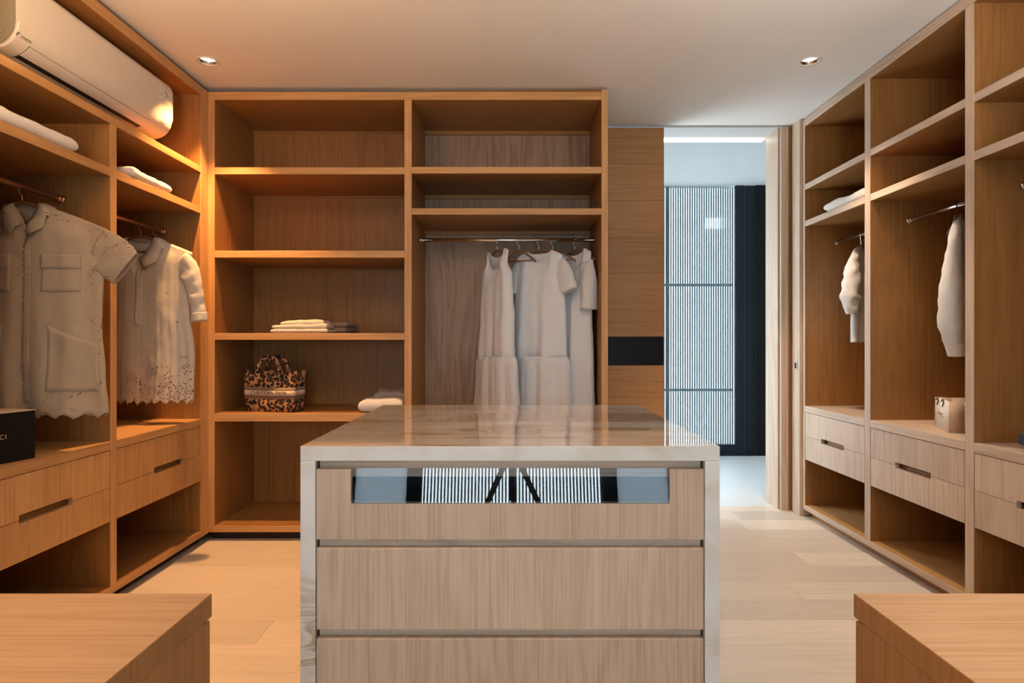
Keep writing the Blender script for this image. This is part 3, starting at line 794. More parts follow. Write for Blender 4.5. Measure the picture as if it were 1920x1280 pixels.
def hanger(name, label, loc, rotz, mat_bar, mat_hook, hook_r=0.019, half=0.20, drop=0.10, bar=True, stem=0.07, group=None, lift=0.0):
    """origin at the rail's axis; the hook goes over the rail, which runs along the hanger's local y"""
    t = thing(name, label, 'hanger', loc, rotz, group)
    bm = bmesh.new(); pts = []
    rr = 0.0145
    for k in range(13):
        a = math.radians(-40 + 215 * k / 12)
        pts.append((rr * 1.15 * math.cos(PI - a), 0, rr * math.sin(a)))
    pts = pts[::-1]
    p = [Vector(q) for q in pts]
    tail = [Vector((-0.016, 0, -0.012)), Vector((-0.010, 0, -0.026)), Vector((-0.001, 0, -0.036)), Vector((0, 0, -0.046)), Vector((0, 0, -stem))]
    tail = [Vector((-q.x, 0, q.z)) for q in tail] if p[-1].x > 0 else tail
    add_tube(bm, p + tail, 0.0022, 8); obj('hook', bm, mat_hook, t, True)
    bm = bmesh.new(); ps = []; rs = []
    for k in range(21):
        s = -1 + 2 * k / 20
        ps.append((s * half, 0.012 * s * s, -stem - drop * (abs(s) ** 1.6) + 0.004)); rs.append(0.0075 - 0.002 * abs(s))
    add_tube(bm, ps, rs, 8); arm = obj('arm', bm, mat_bar, t, True)
    if bar:
        bm = bmesh.new(); add_tube(bm, [(-half * 0.86, 0.009, -stem - drop * 0.80), (half * 0.86, 0.009, -stem - drop * 0.80)], 0.0045, 8)
        obj('trouser_bar', bm, mat_bar, t, True)
    return t

def lerp_tab(tab, v):
    for (a, x), (b_, y_) in zip(tab, tab[1:]):
        if v <= b_:
            f = 0 if b_ == a else (v - a) / (b_ - a); f = f * f * (3 - 2 * f)
            return x + (y_ - x) * f
    return tab[-1][1]

def body_mesh(nw, zn, sw, zsh, zh, widths, thick, fdrop, bdrop, vneck=False, folds=(), scallop=(0, 1), M=45, rows=56, seed=0, wrinkle=0.004, wl=1.0, cxtab=None, fp=0.8):
    """a hanging garment body: front and back panels joined at the sides, open at the neck and the hem"""
    bm = bmesh.new()
    ss = [-math.cos(PI * k / (M - 1)) for k in range(M)]
    ss = [0.55 * s + 0.45 * (-1 + 2 * k / (M - 1)) for k, s in enumerate(ss)]
    loop_ = [(s, -1) for s in ss] + [(s, 1) for s in ss[::-1][1:-1]]
    def ztop(x, side, swx):
        ax = abs(x)
        if ax <= nw:
            dr = fdrop if side < 0 else bdrop
            q = (1 - ax / nw) if (vneck and side < 0) else math.sqrt(max(0, 1 - (ax / nw) ** 2))
            return zn - dr * q
        f = (ax - nw) / max(1e-6, (sw - nw)); return zn + (zsh - zn) * min(1, f) ** 1.15
    grid = []
    for r in range(rows + 1):
        v = r / rows; ring = []
        hw = lerp_tab(widths, v); th = lerp_tab(thick, v)
        cx = lerp_tab(cxtab, v) if cxtab else 0
        for (s, side) in loop_:
            h = hw * (wl if s < 0 else 1.0)
            x = s * h
            xt = s * sw * (wl if s < 0 else 1.0)
            zt = ztop(xt, side, sw)
            sc = scallop[0] * abs(math.sin(scallop[1] * s * PI)) * (1 if side < 0 else 0.8)
            z = zt + (zh + sc - zt) * v
            yy = side * th * math.sqrt(max(0, 1 - s * s))
            for (amp, k, ph, tw) in folds:
                yy += amp * (v ** fp) * math.sin(k * s + ph + tw * v + (0.9 if side > 0 else 0)) * (1 - s ** 8)
            nv = Vector((x * 9 + seed, side * 3.1 + seed * 0.7, z * 5))
            yy += wrinkle * mnoise.noise(nv) * 2 * (0.3 + v) + wrinkle * 0.7 * mnoise.noise(nv * 2.7)
            ring.append(bm.verts.new((x + cx, yy, z)))
        grid.append(ring)
    n = len(loop_)
    for A, B in zip(grid, grid[1:]):
        for k in range(n): bm.faces.new((A[k], A[(k + 1) % n], B[(k + 1) % n], B[k]))
    return bm

def sleeve_mesh(path, wds, thk, seed=0, wrinkle=0.004, n=24, sub=6):
    """flattened tube; path in x,z (or x,y,z); wds full widths within the x-z plane"""
    P = [Vector((p[0], p[1] if len(p) == 3 else 0, p[-1])) for p in path]
    bm = bmesh.new(); rings = []
    pts = []; ww = []; tt = []
    m = len(P) - 1
    for i in range(m):
        for k in range(sub):
            f = k / sub
            a = P[max(i - 1, 0)]; b_ = P[i]; c = P[i + 1]; d_ = P[min(i + 2, m)]
            pts.append(0.5 * ((2 * b_) + (c - a) * f + (2 * a - 5 * b_ + 4 * c - d_) * f * f + (-a + 3 * b_ - 3 * c + d_) * f ** 3))
            ww.append(wds[i] + (wds[i + 1] - wds[i]) * f); tt.append(thk[i] + (thk[i + 1] - thk[i]) * f)
    pts.append(P[-1]); ww.append(wds[-1]); tt.append(thk[-1])
    for i, p in enumerate(pts):
        t = (pts[min(i + 1, len(pts) - 1)] - pts[max(i - 1, 0)]).normalized()
        a = Vector((t.z, 0, -t.x))
        if a.length < 1e-4: a = Vector((1, 0, 0))
        a.normalize(); b_ = Vector((0, 1, 0))
        ring = []
        for k in range(n):
            an = 2 * PI * k / n
            q = p + a * (0.5 * ww[i] * math.cos(an)) + b_ * (tt[i] * math.sin(an))
            nv = q * 24 + Vector((seed, seed * 0.3, 0))
            q = q + b_ * wrinkle * mnoise.noise(nv) + a * wrinkle * 0.6 * mnoise.noise(nv * 1.3 + Vector((5, 0, 0)))
            ring.append(bm.verts.new(q))
        rings.append(ring)
    for A, B in zip(rings, rings[1:]):
        for k in range(n): bm.faces.new((A[k], A[(k + 1) % n], B[(k + 1) % n], B[k]))
    return bm

def gob(name, bm, mat, parent, thick=0.0016):
    o = obj(name, bm, mat, parent, True)
    sd = o.modifiers.new('thickness', 'SOLIDIFY'); sd.thickness = thick; sd.offset = 0
    return o

def collar_mesh(nw, zn, width, drop, open_, stand=0.012, ny=0.035, n=36):
    bm = bmesh.new(); rows = []
    for k in range(n + 1):
        th = math.radians(-170 + 340 * k / n) if not open_ else math.radians(-165 + 330 * k / n)
        s = math.sin(th); c = math.cos(th)
        f = max(0, (abs(th) - PI * 0.42) / (PI * 0.52))               # 0 at the sides, 1 at the front ends
        xi = nw * s * (1 + 0.12 * (1 - f)); yi = ny * c
        zi = zn + stand - drop * f ** 1.1
        if f > 0: xi = math.copysign(nw * (1 - f) ** 0.9 + 0.004, s)
        w_ = width * (1 + 0.25 * f)
        ox = math.copysign(1, s) * min(1.0, abs(s) * 1.5) * w_ * (0.62 + 0.32 * f)
        xo, yo, zo = xi + ox, yi * 1.15 + math.copysign(0.016, c), zi - w_ * (0.85 - 0.25 * f)
        mid = Vector(((xi + xo) / 2 + 0.1 * ox, (yi + yo) / 2 + math.copysign(0.01, c), zi - 0.22 * w_))
        if f > 0.05:
            yo = min(yo, -0.040); mid.y = min(mid.y, -0.040); yi = min(yi, -0.026)
        rows.append([bm.verts.new((xi, yi, zi)), bm.verts.new(mid), bm.verts.new((xo, yo, zo))])
    for A, B in zip(rows, rows[1:]):
        for j in range(2): bm.faces.new((A[j], A[j + 1], B[j + 1], B[j]))
    return bm

def pocket_mesh(w, h, x, z, y):
    bm = bmesh.new(); add_box(bm, x - w / 2, x + w / 2, y - 0.004, y, z - h / 2, z + h / 2, 0.0015)
    return bm

# --- left bay, near: cream eyelet blouse facing the camera
d = 2.50; cx, _ = at(58, 0, d)
hanger('hanger', 'copper-hooked hanger inside the cream eyelet blouse', (-2.045, d, 1.845), 0, m_hangwood, m_copper, group='hangers')
G = thing('blouse', 'cream eyelet blouse with chest pockets and short sleeves, nearest hanging garment', 'blouse', (cx, d, 0))
zn, zsh, zh = 1.765, 1.672, 0.880
hem = [(0, 0.31), (0.25, 0.305), (0.5, 0.295), (0.8, 0.312), (1, 0.325)]
b_ = gob('body', body_mesh(0.055, zn, 0.31, zsh, zh, hem, [(0, 0.010), (0.12, 0.035), (0.6, 0.045), (1, 0.055)], 0.10, 0.0, True,
     [(0.012, 7, 0.5, 1.0), (0.007, 15, 1.0, 0.5)], (0.022, 4.5), seed=1.3, wl=0.86, wrinkle=0.005), c_eyelet, G)
gob('sleeve', sleeve_mesh([(0.270, 0, 1.585), (0.335, 0, 1.553), (0.398, 0, 1.503)], [0.19, 0.185, 0.165], [0.016, 0.020, 0.020], 3.0, 0.009), c_eyelet, G)
gob('sleeve', sleeve_mesh([(-0.235, 0, 1.60), (-0.262, 0, 1.50), (-0.272, 0, 1.41)], [0.13, 0.12, 0.11], [0.02, 0.034, 0.034], 4.0), c_eyelet, G)
gob('collar', collar_mesh(0.054, zn, 0.062, 0.095, True), c_eyelet, G)
def cling(o, target, off):
    """lay a sewn-on piece onto the garment under it"""
    m = o.modifiers.new('cling', 'SHRINKWRAP'); m.target = target; m.wrap_method = 'PROJECT'
    m.use_project_x = False; m.use_project_y = True; m.use_project_z = False
    m.use_positive_direction = True; m.use_negative_direction = False; m.offset = off
    while o.modifiers.find('cling') > 0: o.modifiers.move(o.modifiers.find('cling'), 0)
def patch(x, z, w, h, y=-0.12, nx=14, nz=12, cut=0.0):
    bm = bmesh.new()
    vv = [[bm.verts.new((x - w / 2 + w * i / nx, y, z - h / 2 + (h - cut * h * i / nx) * j / nz)) for i in range(nx + 1)] for j in range(nz + 1)]
    for j in range(nz):
        for i in range(nx): bm.faces.new((vv[j][i], vv[j][i + 1], vv[j + 1][i + 1], vv[j + 1][i]))
    return bm
for (x, z, w_, h_, cut) in ((0.150, 1.480, 0.155, 0.150, 0), (-0.13, 1.480, 0.155, 0.150, 0), (0.20, 1.13, 0.19, 0.27, 0.3), (-0.17, 1.13, 0.17, 0.27, 0.0)):
    p = gob('pocket', patch(x, z, w_, h_, cut=cut), c_eyelet, G, 0.002); cling(p, b_, 0.002)
    if z > 1.3:
        q = gob('pocket_flap', patch(x, z + h_ / 2 - 0.026, w_ + 0.006, 0.058, nz=5), c_eyelet, p, 0.002); cling(q, b_, 0.006)
bm = bmesh.new()
rows_ = []
for k in range(90):
    f = k / 89; w_ = 0.014 + 0.004 * math.sin(k * 1.9)
    rows_.append([bm.verts.new((0.014 + dx * w_, -0.12, 1.650 - f * 0.70)) for dx in (-1, -0.4, 0.4, 1)])
for A, B in zip(rows_, rows_[1:]):
    for j in range(3): bm.faces.new((A[j], A[j + 1], B[j + 1], B[j]))
pl = gob('placket', bm, c_eyelet, G, 0.002); cling(pl, b_, 0.004)

# --- left bay, far: cream lace-hem blouse
d = 3.30; cx, _ = at(268, 0, d)
hanger('hanger', 'copper-hooked hanger inside the lace-hem blouse', (-2.045, d, 1.845), 0, m_hangwood, m_copper, group='hangers')
hanger('hanger', 'empty copper-hooked hanger just behind the lace-hem blouse', (-2.045, d + 0.13, 1.845), 0.25, m_hangwood, m_copper, group='hangers', half=0.18)
G = thing('blouse', 'cream pleated blouse with cutwork lace hem and rolled cuff', 'blouse', (cx, d, 0))
zn, zsh, zh = 1.762, 1.690, 0.852
b_ = gob('body', body_mesh(0.080, zn, 0.275, zsh, zh, [(0, 0.272), (0.15, 0.25), (0.35, 0.258), (0.7, 0.285), (1, 0.280)], [(0, 0.010), (0.12, 0.030), (0.6, 0.045), (1, 0.055)], 0.155, 0.02, True,
    [(0.010, 9, 0.2, 0.4), (0.0045, 46, 0.0, 0.0)], (0.030, 5.5), seed=5.1, wl=0.9), c_lace, G)
gob('sleeve', sleeve_mesh([(0.200, 0, 1.640), (0.252, -0.004, 1.590), (0.284, -0.006, 1.500), (0.300, -0.006, 1.41), (0.312, -0.006, 1.345)], [0.135, 0.118, 0.092, 0.078, 0.074], [0.014, 0.022, 0.028, 0.028, 0.026], 6.0, 0.010), c_cream, G)
cf = gob('cuff', sleeve_mesh([(0.310, -0.006, 1.356), (0.316, -0.006, 1.312)], [0.086, 0.082], [0.035, 0.035], 7.0, 0.006), c_cream, G, 0.004)
gob('sleeve', sleeve_mesh([(-0.210, 0, 1.60), (-0.245, 0, 1.50), (-0.258, 0, 1.41), (-0.262, 0, 1.32)], [0.115, 0.092, 0.08, 0.08], [0.02, 0.032, 0.032, 0.030], 8.0), c_cream, G)
gob('collar', collar_mesh(0.080, zn, 0.070, 0.125, True), c_cream, G)
bm = bmesh.new(); add_box(bm, -0.055, 0.055, 0.018, 0.0195, 1.672, 1.728, 0.0004); lb = obj('care_label', bm, m_paper, G)
bm = bmesh.new()
for j in range(3):
    for i in range(5): add_box(bm, -0.044 + i * 0.018, -0.036 + i * 0.018, 0.0172, 0.018, 1.690 + j * 0.012, 1.695 + j * 0.012)
obj('label_print', bm, m_acgrey, lb)
pl = gob('placket', patch(0.0, 1.44, 0.036, 0.30, nx=4, nz=20), c_cream, G, 0.0015); cling(pl, b_, 0.003)

# --- back wardrobe: dresses on wooden hangers, turned on the rail
DR = 3.90
HX = [at(p, 0, DR)[0] for p in (932.6, 973, 1010.5, 1036.8, 1077.5)]
hl = ['brown wooden hanger inside the sleeveless dress', 'brown wooden hanger hanging bare beside the sleeveless dress', 'brown wooden hanger inside the middle tiered dress',
      'brown wooden hanger half hidden behind the middle tiered dress', 'brown wooden hanger inside the wide-sleeved dress']
hr = [-1.0, -0.45, -0.55, -0.60, -0.80]
for i in range(5):
    hanger('hanger', hl[i], (HX[i], DR, 1.86), hr[i] , m_hangwood, m_chrome, half=[0.16, 0.115, 0.17, 0.16, 0.17][i], drop=0.075, stem=0.075, group='hangers')

# sleeveless dress
G = thing('dress', 'long sleeveless white dress with gathered tier, nearest the bare hanger', 'dress', (HX[0] - 0.004, DR - 0.02, 0), hr[0], 'white dresses')
gob('bodice', body_mesh(0.10, 1.795, 0.145, 1.775, 1.075, [(0, 0.140), (0.12, 0.125), (0.22, 0.17), (0.6, 0.186), (1, 0.190)], [(0, 0.010), (0.2, 0.05), (0.9, 0.060), (1, 0.050)], 0.13, 0.05, False,
    [(0.016, 5, 0.4, 1.2), (0.006, 13, 0, 0.4)], seed=11), c_dress, G)
gob('skirt_tier', body_mesh(0.02, 1.105, 0.208, 1.105, 0.45, [(0, 0.206), (0.06, 0.224), (1, 0.285)], [(0, 0.066), (0.06, 0.074), (1, 0.085)], 0, 0, False,
    [(0.010, 9, 0.2, 0.8), (0.006, 17, 1.0, 0.6), (0.003, 37, 0, 0)], seed=12, fp=0.25), c_dress, G)
# middle tiered dress with short sleeves
G = thing('dress', 'white tiered dress with short sleeves and scoop neck, middle one on the rail', 'dress', (HX[2] + 0.0, DR - 0.035, 0), -0.55, 'white dresses')
gob('bodice', body_mesh(0.085, 1.785, 0.165, 1.750, 1.075, [(0, 0.165), (0.25, 0.178), (0.6, 0.190), (0.95, 0.197), (1, 0.186)], [(0, 0.010), (0.2, 0.045), (0.9, 0.062), (1, 0.048)], 0.075, 0.02, False,
    [(0.016, 6, 1.4, 0.9), (0.005, 15, 0, 0.4)], seed=21), c_dress, G)
gob('skirt_tier', body_mesh(0.02, 1.105, 0.206, 1.105, 0.45, [(0, 0.204), (0.06, 0.222), (1, 0.262)], [(0, 0.068), (0.06, 0.076), (1, 0.095)], 0, 0, False,
    [(0.011, 10, 1.0, 0.6), (0.006, 19, 0.4, 0.3), (0.003, 41, 0, 0)], seed=22, fp=0.25), c_dress, G)
gob('sleeve', sleeve_mesh([(0.130, 0, 1.690), (0.178, -0.005, 1.620), (0.222, -0.01, 1.515)], [0.125, 0.130, 0.110], [0.014, 0.028, 0.030], 23, 0.008), c_white, G)
gob('sleeve', sleeve_mesh([(-0.130, 0, 1.690), (-0.178, 0, 1.61), (-0.200, 0, 1.52)], [0.12, 0.115, 0.10], [0.014, 0.028, 0.030], 24, 0.008), c_white, G)
# dress with wide sleeves at the end of the rail
G = thing('dress', 'long white dress with wide elbow sleeves, at the doorway end of the rail', 'dress', (0.387, DR - 0.02, 0), -0.80, 'white dresses')
gob('bodice', body_mesh(0.10, 1.795, 0.160, 1.765, 0.45, [(0, 0.158), (0.2, 0.158), (0.6, 0.175), (1, 0.20)], [(0, 0.010), (0.2, 0.05), (1, 0.085)], 0.15, 0.04, False,
    [(0.018, 6, 2.2, 0.9), (0.006, 17, 0, 0.4)], seed=31), c_dress, G)
gob('sleeve', sleeve_mesh([(0.120, -0.005, 1.700), (0.148, -0.01, 1.58), (0.150, -0.015, 1.40)], [0.11, 0.115, 0.105], [0.018, 0.045, 0.055], 33, 0.008), c_white, G)
gob('sleeve', sleeve_mesh([(-0.125, 0, 1.690), (-0.165, 0, 1.58), (-0.180, 0, 1.45)], [0.12, 0.13, 0.13], [0.02, 0.04, 0.045], 34, 0.008), c_white, G)

# --- right wardrobe: two shirts seen from the sleeve side
d = 3.80
hanger('hanger', 'thin wire-hooked hanger inside the short crumpled shirt', (2.215, d, 1.875), 0.75, m_hangwood, m_chrome, group='hangers', half=0.15, bar=False)
G = thing('shirt', 'white shirt with crumpled puffy sleeve, hanging by the doorway end of the wardrobe', 'shirt', (2.226, d, 0), 0.75, 'white shirts in the right wardrobe')
gob('body', body_mesh(0.06, 1.800, 0.165, 1.755, 1.195, [(0, 0.165), (0.3, 0.15), (1, 0.165)], [(0, 0.012), (0.15, 0.038), (0.5, 0.045), (1, 0.045)], 0.05, 0.02, False, [(0.012, 7, 0.3, 0.8)], seed=41), c_white, G)
gob('sleeve', sleeve_mesh([(-0.110, 0.0, 1.770), (-0.150, 0.004, 1.690), (-0.175, 0.008, 1.58), (-0.185, 0.012, 1.47), (-0.180, 0.004, 1.370)], [0.03, 0.10, 0.13, 0.14, 0.09], [0.012, 0.030, 0.046, 0.052, 0.030], 42, 0.013), c_white, G)
gob('sleeve', sleeve_mesh([(0.12, 0, 1.73), (0.165, 0, 1.63), (0.19, 0, 1.48), (0.19, 0, 1.38)], [0.10, 0.12, 0.13, 0.09], [0.02, 0.04, 0.05, 0.04], 43, 0.01), c_cream, G)

d = 2.98
hanger('hanger', 'dark wire-hooked hanger inside the long-sleeved shirt', (2.215, d, 1.875), 0.75, m_cord, m_cord, group='hangers', half=0.15, bar=False)
G = thing('shirt', 'smooth white shirt with long cuffed sleeve, hanging above the paper bag', 'shirt', (2.232, d, 0), 0.78, 'white shirts in the right wardrobe')
gob('body', body_mesh(0.06, 1.825, 0.17, 1.770, 1.19, [(0, 0.17), (0.3, 0.155), (1, 0.165)], [(0, 0.012), (0.15, 0.045), (0.4, 0.048), (1, 0.040)], 0.04, 0.02, False, [(0.006, 5, 0.3, 0.8)], seed=51, wrinkle=0.003), c_white, G)
gob('sleeve', sleeve_mesh([(-0.130, -0.006, 1.778), (-0.165, -0.006, 1.70), (-0.190, 0.0, 1.56), (-0.205, 0.004, 1.42), (-0.205, 0.004, 1.29), (-0.190, -0.008, 1.185)], [0.03, 0.09, 0.13, 0.15, 0.15, 0.11], [0.010, 0.026, 0.038, 0.050, 0.054, 0.040], 52, 0.007), c_white, G)
gob('cuff', sleeve_mesh([(-0.191, -0.008, 1.192), (-0.186, -0.014, 1.132)], [0.116, 0.106], [0.042, 0.036], 53, 0.003), c_white, G, 0.003)
gob('sleeve', sleeve_mesh([(0.130, 0.02, 1.76), (0.175, 0.03, 1.64), (0.195, 0.03, 1.44), (0.19, 0.03, 1.28)], [0.06, 0.10, 0.12, 0.09], [0.02, 0.045, 0.055, 0.05], 54, 0.006), c_white, G)

# ------------------------------------------------------------------ folded clothes
def slab_mesh(w, dp, h, seed, lump=0.008, sag=0.0, nx=26, ny=20, taper=0.0):
    """a soft folded layer: rounded edges, uneven top, flat underside; origin at the base centre"""
    bm = bmesh.new(); top = []; bot = []
    def sh(u): return math.sqrt(max(0.0, 1 - abs(u) ** 9))
    for j in range(ny + 1):
        rt, rb = [], []
        for i in range(nx + 1):
            u = math.sin(PI / 2 * (-1 + 2 * i / nx)); v = math.sin(PI / 2 * (-1 + 2 * j / ny))
            e = min(sh(u), sh(v))
            x = u * w / 2; y_ = v * dp / 2
            nz = mnoise.noise(Vector((x * 11 + seed, y_ * 11, seed * 0.7))) + 0.5 * mnoise.noise(Vector((x * 29 + seed, y_ * 29, seed)))
            hh = h * (1 - taper * (u * 0.5 + 0.5)) + lump * nz - sag * (u * u)
            zt = hh * (0.5 + 0.5 * e); zb = max(0.0, h * 0.5 * (1 - e) - 0.0)
            ox = 0.006 * mnoise.noise(Vector((y_ * 20, seed, 1))) * abs(u); oy = 0.006 * mnoise.noise(Vector((x * 20, seed, 2))) * abs(v)
            edge = (i in (0, nx)) or (j in (0, ny))
            rt.append(bm.verts.new((x + ox, y_ + oy, zt if not edge else h * 0.5)))
            rb.append(rt[-1] if edge else bm.verts.new((x + ox, y_ + oy, zb)))
        top.append(rt); bot.append(rb)
    for j in range(ny):
        for i in range(nx):
            bm.faces.new((top[j][i], top[j][i + 1], top[j + 1][i + 1], top[j + 1][i]))
            q = [bot[j][i], bot[j + 1][i], bot[j + 1][i + 1], bot[j][i + 1]]
            if len(set(q)) >= 3:
                try: bm.faces.new(q)
                except ValueError: pass
    return bm

def folded(label, loc, rotz, layers, group='folded clothes on the shelves'):
    t = thing('folded_garment', label, 'clothes', loc, rotz, group)
    for i, (w, dp, h, z, mat, dx, dy, lump, taper) in enumerate(layers):
        o = obj('folded_layer', slab_mesh(w, dp, h, R.uniform(0, 50), lump, taper=taper), mat, t, True)
        o.location = (dx, dy, z)
    return t

folded('cream folded knit on the dim upper shelf beside the air conditioner', (-1.975, 2.33, 1.990), 0, [(0.27, 0.42, 0.070, 0, c_knit, 0, 0, 0.006, 0)])
folded('white folded knit caught by the downlight on the upper shelf', (-1.965, 3.05, 1.990), 0.05, [(0.27, 0.36, 0.058, 0, c_knit, 0, 0, 0.008, 0)])
folded('white folded top in the shelf just above the crumpled shirt', (2.15, 3.63, 2.023), 0.1, [(0.27, 0.44, 0.066, 0, c_knit, 0, 0, 0.009, 0)])
folded('white folded sweater at the frame edge on the bright wardrobe shelf', (2.17, 2.13, 2.023), 0, [(0.28, 0.44, 0.070, 0, c_knit, 0, 0, 0.004, 0)])
# folded trousers and a taupe piece on the open shelf above the handbag
sx, _ = at(578, 0, 3.72)
folded('cream folded trousers on the shelf above the leopard bag', (sx - 0.035, 3.735, 1.250), 0.05, [(0.345, 0.20, 0.030, 0, c_cream, 0.005, 0, 0.006, 0.0), (0.33, 0.19, 0.030, 0.024, c_cream, 0.0, 0, 0.008, -0.35), (0.26, 0.17, 0.026, 0.046, c_cream, 0.015, 0, 0.007, -0.5)])
folded('taupe folded garment tucked behind the cream trousers', (sx + 0.060, 3.960, 1.250), -0.06, [(0.30, 0.22, 0.045, 0, c_taupe, 0, 0, 0.007, 0), (0.29, 0.20, 0.040, 0.038, c_taupe, 0.005, 0, 0.009, 0)])
sx, _ = at(728, 0, 3.78)
folded('white folded bedding-like cloth partly hidden by the island top', (-0.795, 3.74, 0.768), 0.0, [(0.27, 0.24, 0.080, 0, c_white, 0, 0, 0.010, 0.0)])
folded('rose-grey ruffled garment heaped behind the white folded cloth', (-0.790, 3.985, 0.768), 0.0, [(0.25, 0.20, 0.075, 0, c_grey, 0, 0, 0.014, 0.0), (0.22, 0.17, 0.050, 0.060, c_grey, 0.0, 0, 0.022, 0)])

# ------------------------------------------------------------------ leopard tote bag
bx, _ = at(510, 0, 3.69)
BG = thing('handbag', 'leopard print tote with arched handles and cream lettered band', 'bag', (bx, 3.735, 0.768), math.radians(-13))
bw, bd, bh = 0.355, 0.13, 0.248
def bag_pt(u, v, w):        # u -1..1 along, v -1..1 depth, w 0..1 height
    hx = (bw / 2) * (0.90 + 0.14 * w); hy = (bd / 2) * (1.0 - 0.25 * w)
    return Vector((u * hx, v * hy, w * bh + 0.006 * w * (u * u)))
bm = bmesh.new(); n_u, n_v, n_w = 16, 6, 12
per = [(-1 + 2 * i / n_u, -1) for i in range(n_u)] + [(1, -1 + 2 * i / n_v) for i in range(n_v)] + [(1 - 2 * i / n_u, 1) for i in range(n_u)] + [(-1, 1 - 2 * i / n_v) for i in range(n_v)]
rings = []
for k in range(n_w + 1):
    w = k / n_w; ring = []
    for (u, v) in per:
        p = bag_pt(u, v, w)
        if abs(u) == 1: p.x -= math.copysign(0.012 * w * (1 - v * v), u)
        rr = 0.010 * (1 - min(1, w * 8))
        p.x -= math.copysign(rr, u) * (abs(u) > 0.9); p.y -= math.copysign(rr, v) * (abs(v) > 0.9)
        ring.append(bm.verts.new(p))
    rings.append(ring)
for A, B in zip(rings, rings[1:]):
    for k in range(len(per)): bm.faces.new((A[k], A[(k + 1) % len(per)], B[(k + 1) % len(per)], B[k]))
bm.faces.new(rings[0][::-1])
gob('body', bm, m_leopard, BG, 0.004)
def wrap(w0, w1, off, mat, name, par):
    bm = bmesh.new()
    path = [(-1 + 2 * i / 24, -1) for i in range(25)] + [(1, -1 + 2 * i / 6) for i in range(1, 7)]
    A, B = [], []
    for (u, v) in path:
        for w, Lst in ((w0, A), (w1, B)):
            p = bag_pt(u, v, w)
            if abs(u) == 1: p.x -= math.copysign(0.012 * w * (1 - v * v), u)
            if v == -1: p.y -= off
            if u == 1: p.x += off
            Lst.append(bm.verts.new(p))
    for k in range(len(path) - 1): bm.faces.new((A[k], A[k + 1], B[k + 1], B[k]))
    return gob(name, bm, mat, par, 0.001)
bnd = wrap(0.315, 0.600, 0.0035, m_taupeband, 'band', BG)
wrap(0.382, 0.396, 0.0048, m_brownband, 'band_line', bnd); wrap(0.529, 0.543, 0.0048, m_brownband, 'band_line', bnd)
wrap(0.396, 0.529, 0.0045, m_creamband, 'band_stripe', bnd)
p = bag_pt(0, -1, 0.4625)
text('lettering', 'CHRISTIAN DIOR', 0.0310, m_ink, (p.x - 0.004, p.y - 0.0062, p.z), (PI / 2 - 0.065, 0, 0), bnd, 0.0003, shear=0.12, space=1.04)
for v in (-1, 1):
    bm = bmesh.new(); ps = []
    for k in range(21):
        f = k / 20; an = PI * f
        x = -0.078 * math.cos(an); z = bh - 0.025 + 0.115 * (math.sin(an) ** 0.75)
        ps.append((x - 0.012, v * bd * 0.38 + 0.01 * math.sin(an) * (-v), z))
    add_tube(bm, ps, 0.0125, 10); obj('handle', bm, m_leopard, BG, True)

# ------------------------------------------------------------------ boxes and paper bag
BX = thing('gift_box', 'black lidded gift box with gold print under the eyelet blouse', 'box', (-1.858, 2.334, 0.747), math.radians(105 - 0.0) - PI / 2 + 0.0)
# local frame: x to the back of the wardrobe is negative, y runs along the front face away from the camera
BX.rotation_euler = (0, 0, math.radians(-13))
bm = bmesh.new(); add_box(bm, -0.235, 0, -0.30, 0, 0.0, 0.186, 0.001); obj('body', bm, m_blackbox, BX)
bm = bmesh.new(); add_box(bm, -0.236, 0.001, -0.301, 0.001, 0.1862, 0.189, 0.0006); obj('lid_edge', bm, m_boxedge, BX)
text('lettering', 'GUCCI', 0.024, m_gold, (0.0006, -0.150, 0.098), RX, BX, 0.0003, space=1.25)

NB = thing('gift_box', 'navy lidded box at the frame edge on the bright counter', 'box', (2.015, 2.385, 0.762))
bm = bmesh.new(); add_box(bm, 0.012, 0.27, -0.33, -0.012, 0.0, 0.034, 0.001); obj('body', bm, m_blackbox, NB)
bm = bmesh.new(); add_box(bm, 0.0, 0.282, -0.342, 0.0, 0.030, 0.074, 0.002); obj('lid', bm, m_navy, NB)

PB = thing('paper_bag', 'small white paper carrier bag with black cord loops on the counter', 'bag', (2.095, 2.876, 0.762), math.atan2(3.13 - 2.876, 2.196 - 2.087) - PI / 2)
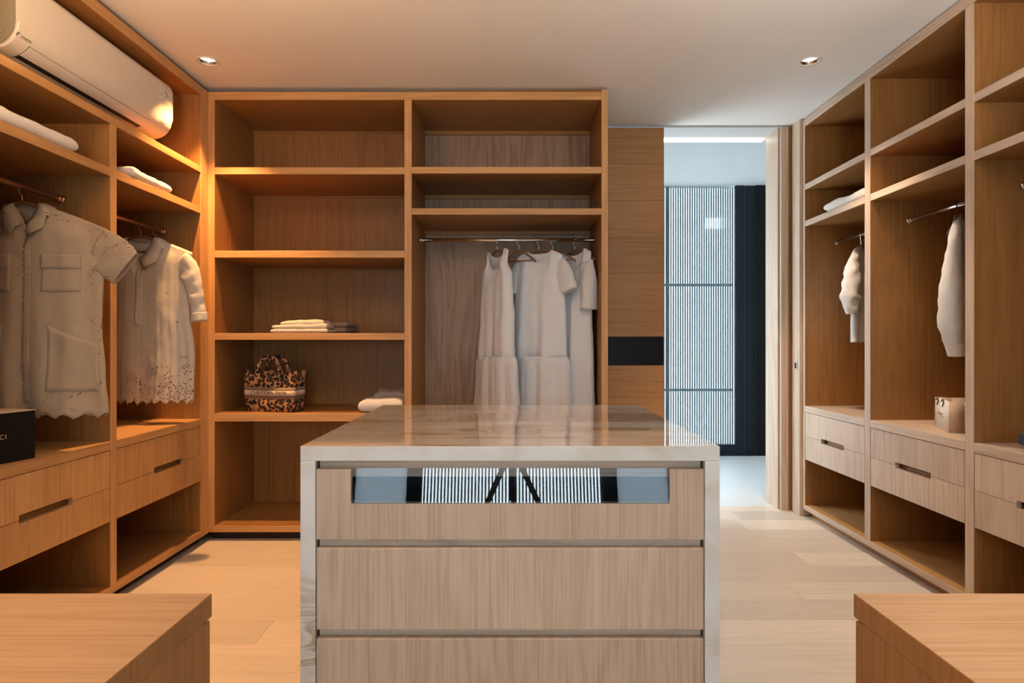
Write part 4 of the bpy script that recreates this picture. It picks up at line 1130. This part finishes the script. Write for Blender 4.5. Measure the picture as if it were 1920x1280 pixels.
# local y runs along the printed face, local x goes back into the cupboard
L_, Wd, Hh = 0.262, 0.135, 0.150
bm = bmesh.new()
def quad(bm, pts): bm.faces.new([bm.verts.new(p) for p in pts])
quad(bm, [(0, 0, 0), (0, L_, 0), (0.004, L_, Hh), (0.004, 0, Hh)])
gob('front_face', bm, m_paper, PB, 0.0012)
bm = bmesh.new(); quad(bm, [(Wd, 0, 0), (Wd, L_, 0), (Wd - 0.004, L_, Hh), (Wd - 0.004, 0, Hh)]); gob('back_face', bm, m_paper, PB, 0.0012)
for yy, s in ((0.0, 1), (L_, -1)):
    bm = bmesh.new()
    a = [(0, yy, 0), (0.004, yy, Hh)]; c = [(Wd, yy, 0), (Wd - 0.004, yy, Hh)]; mdl = [(Wd / 2, yy + s * 0.002, 0.0), (Wd / 2, yy + s * 0.022, Hh)]
    quad(bm, [a[0], mdl[0], mdl[1], a[1]]); quad(bm, [mdl[0], c[0], c[1], mdl[1]])
    gob('gusset', bm, m_paperbeige, PB, 0.0012)
bm = bmesh.new(); quad(bm, [(0, 0, 0.001), (Wd, 0, 0.001), (Wd, L_, 0.001), (0, L_, 0.001)]); gob('base', bm, m_paper, PB, 0.001)
for yc in (0.095, 0.195):
    bm = bmesh.new(); ps = []
    for k in range(15):
        an = math.radians(20 + 215 * k / 14); ps.append((-0.004 + 0.003 * math.sin(an), yc + 0.021 * math.cos(an), Hh - 0.018 + 0.019 * math.sin(an)))
    add_tube(bm, ps, 0.0028, 8); obj('cord_loop', bm, m_cord, PB, True)
bm = bmesh.new()
for (a, b_, z, h) in ((0.10, 0.21, 0.078, 0.004), (0.12, 0.19, 0.070, 0.007), (0.09, 0.15, 0.063, 0.004)):
    add_box(bm, -0.0006, 0.0014, a, b_, z, z + h)
obj('print', bm, m_smudge, PB)

# ------------------------------------------------------------------ tripod standing under the camera, mirrored in the drawer glass
TP = thing('tripod', 'black camera tripod mirrored in the glass of the island drawer', 'tripod', (0, -0.03, 0))
bm = bmesh.new(); add_tube(bm, [(0, 0, 0.78), (0, 0, 1.08)], 0.016, 12); obj('column', bm, m_tripod, TP, True)
bm = bmesh.new(); add_tube(bm, [(0, 0, 0.97), (0, 0, 1.02)], 0.045, 16); obj('collar', bm, m_tripod, TP, True)
for (lx, ly) in ((-0.52, -0.02), (0.56, -0.02), (0.03, -0.5)):
    bm = bmesh.new(); add_tube(bm, [(lx * 0.07, ly * 0.07, 1.0), (lx * 0.55, ly * 0.55, 0.45), (lx, ly, 0.008)], [0.017, 0.014, 0.010], 10)
    obj('leg', bm, m_tripod, TP, True)
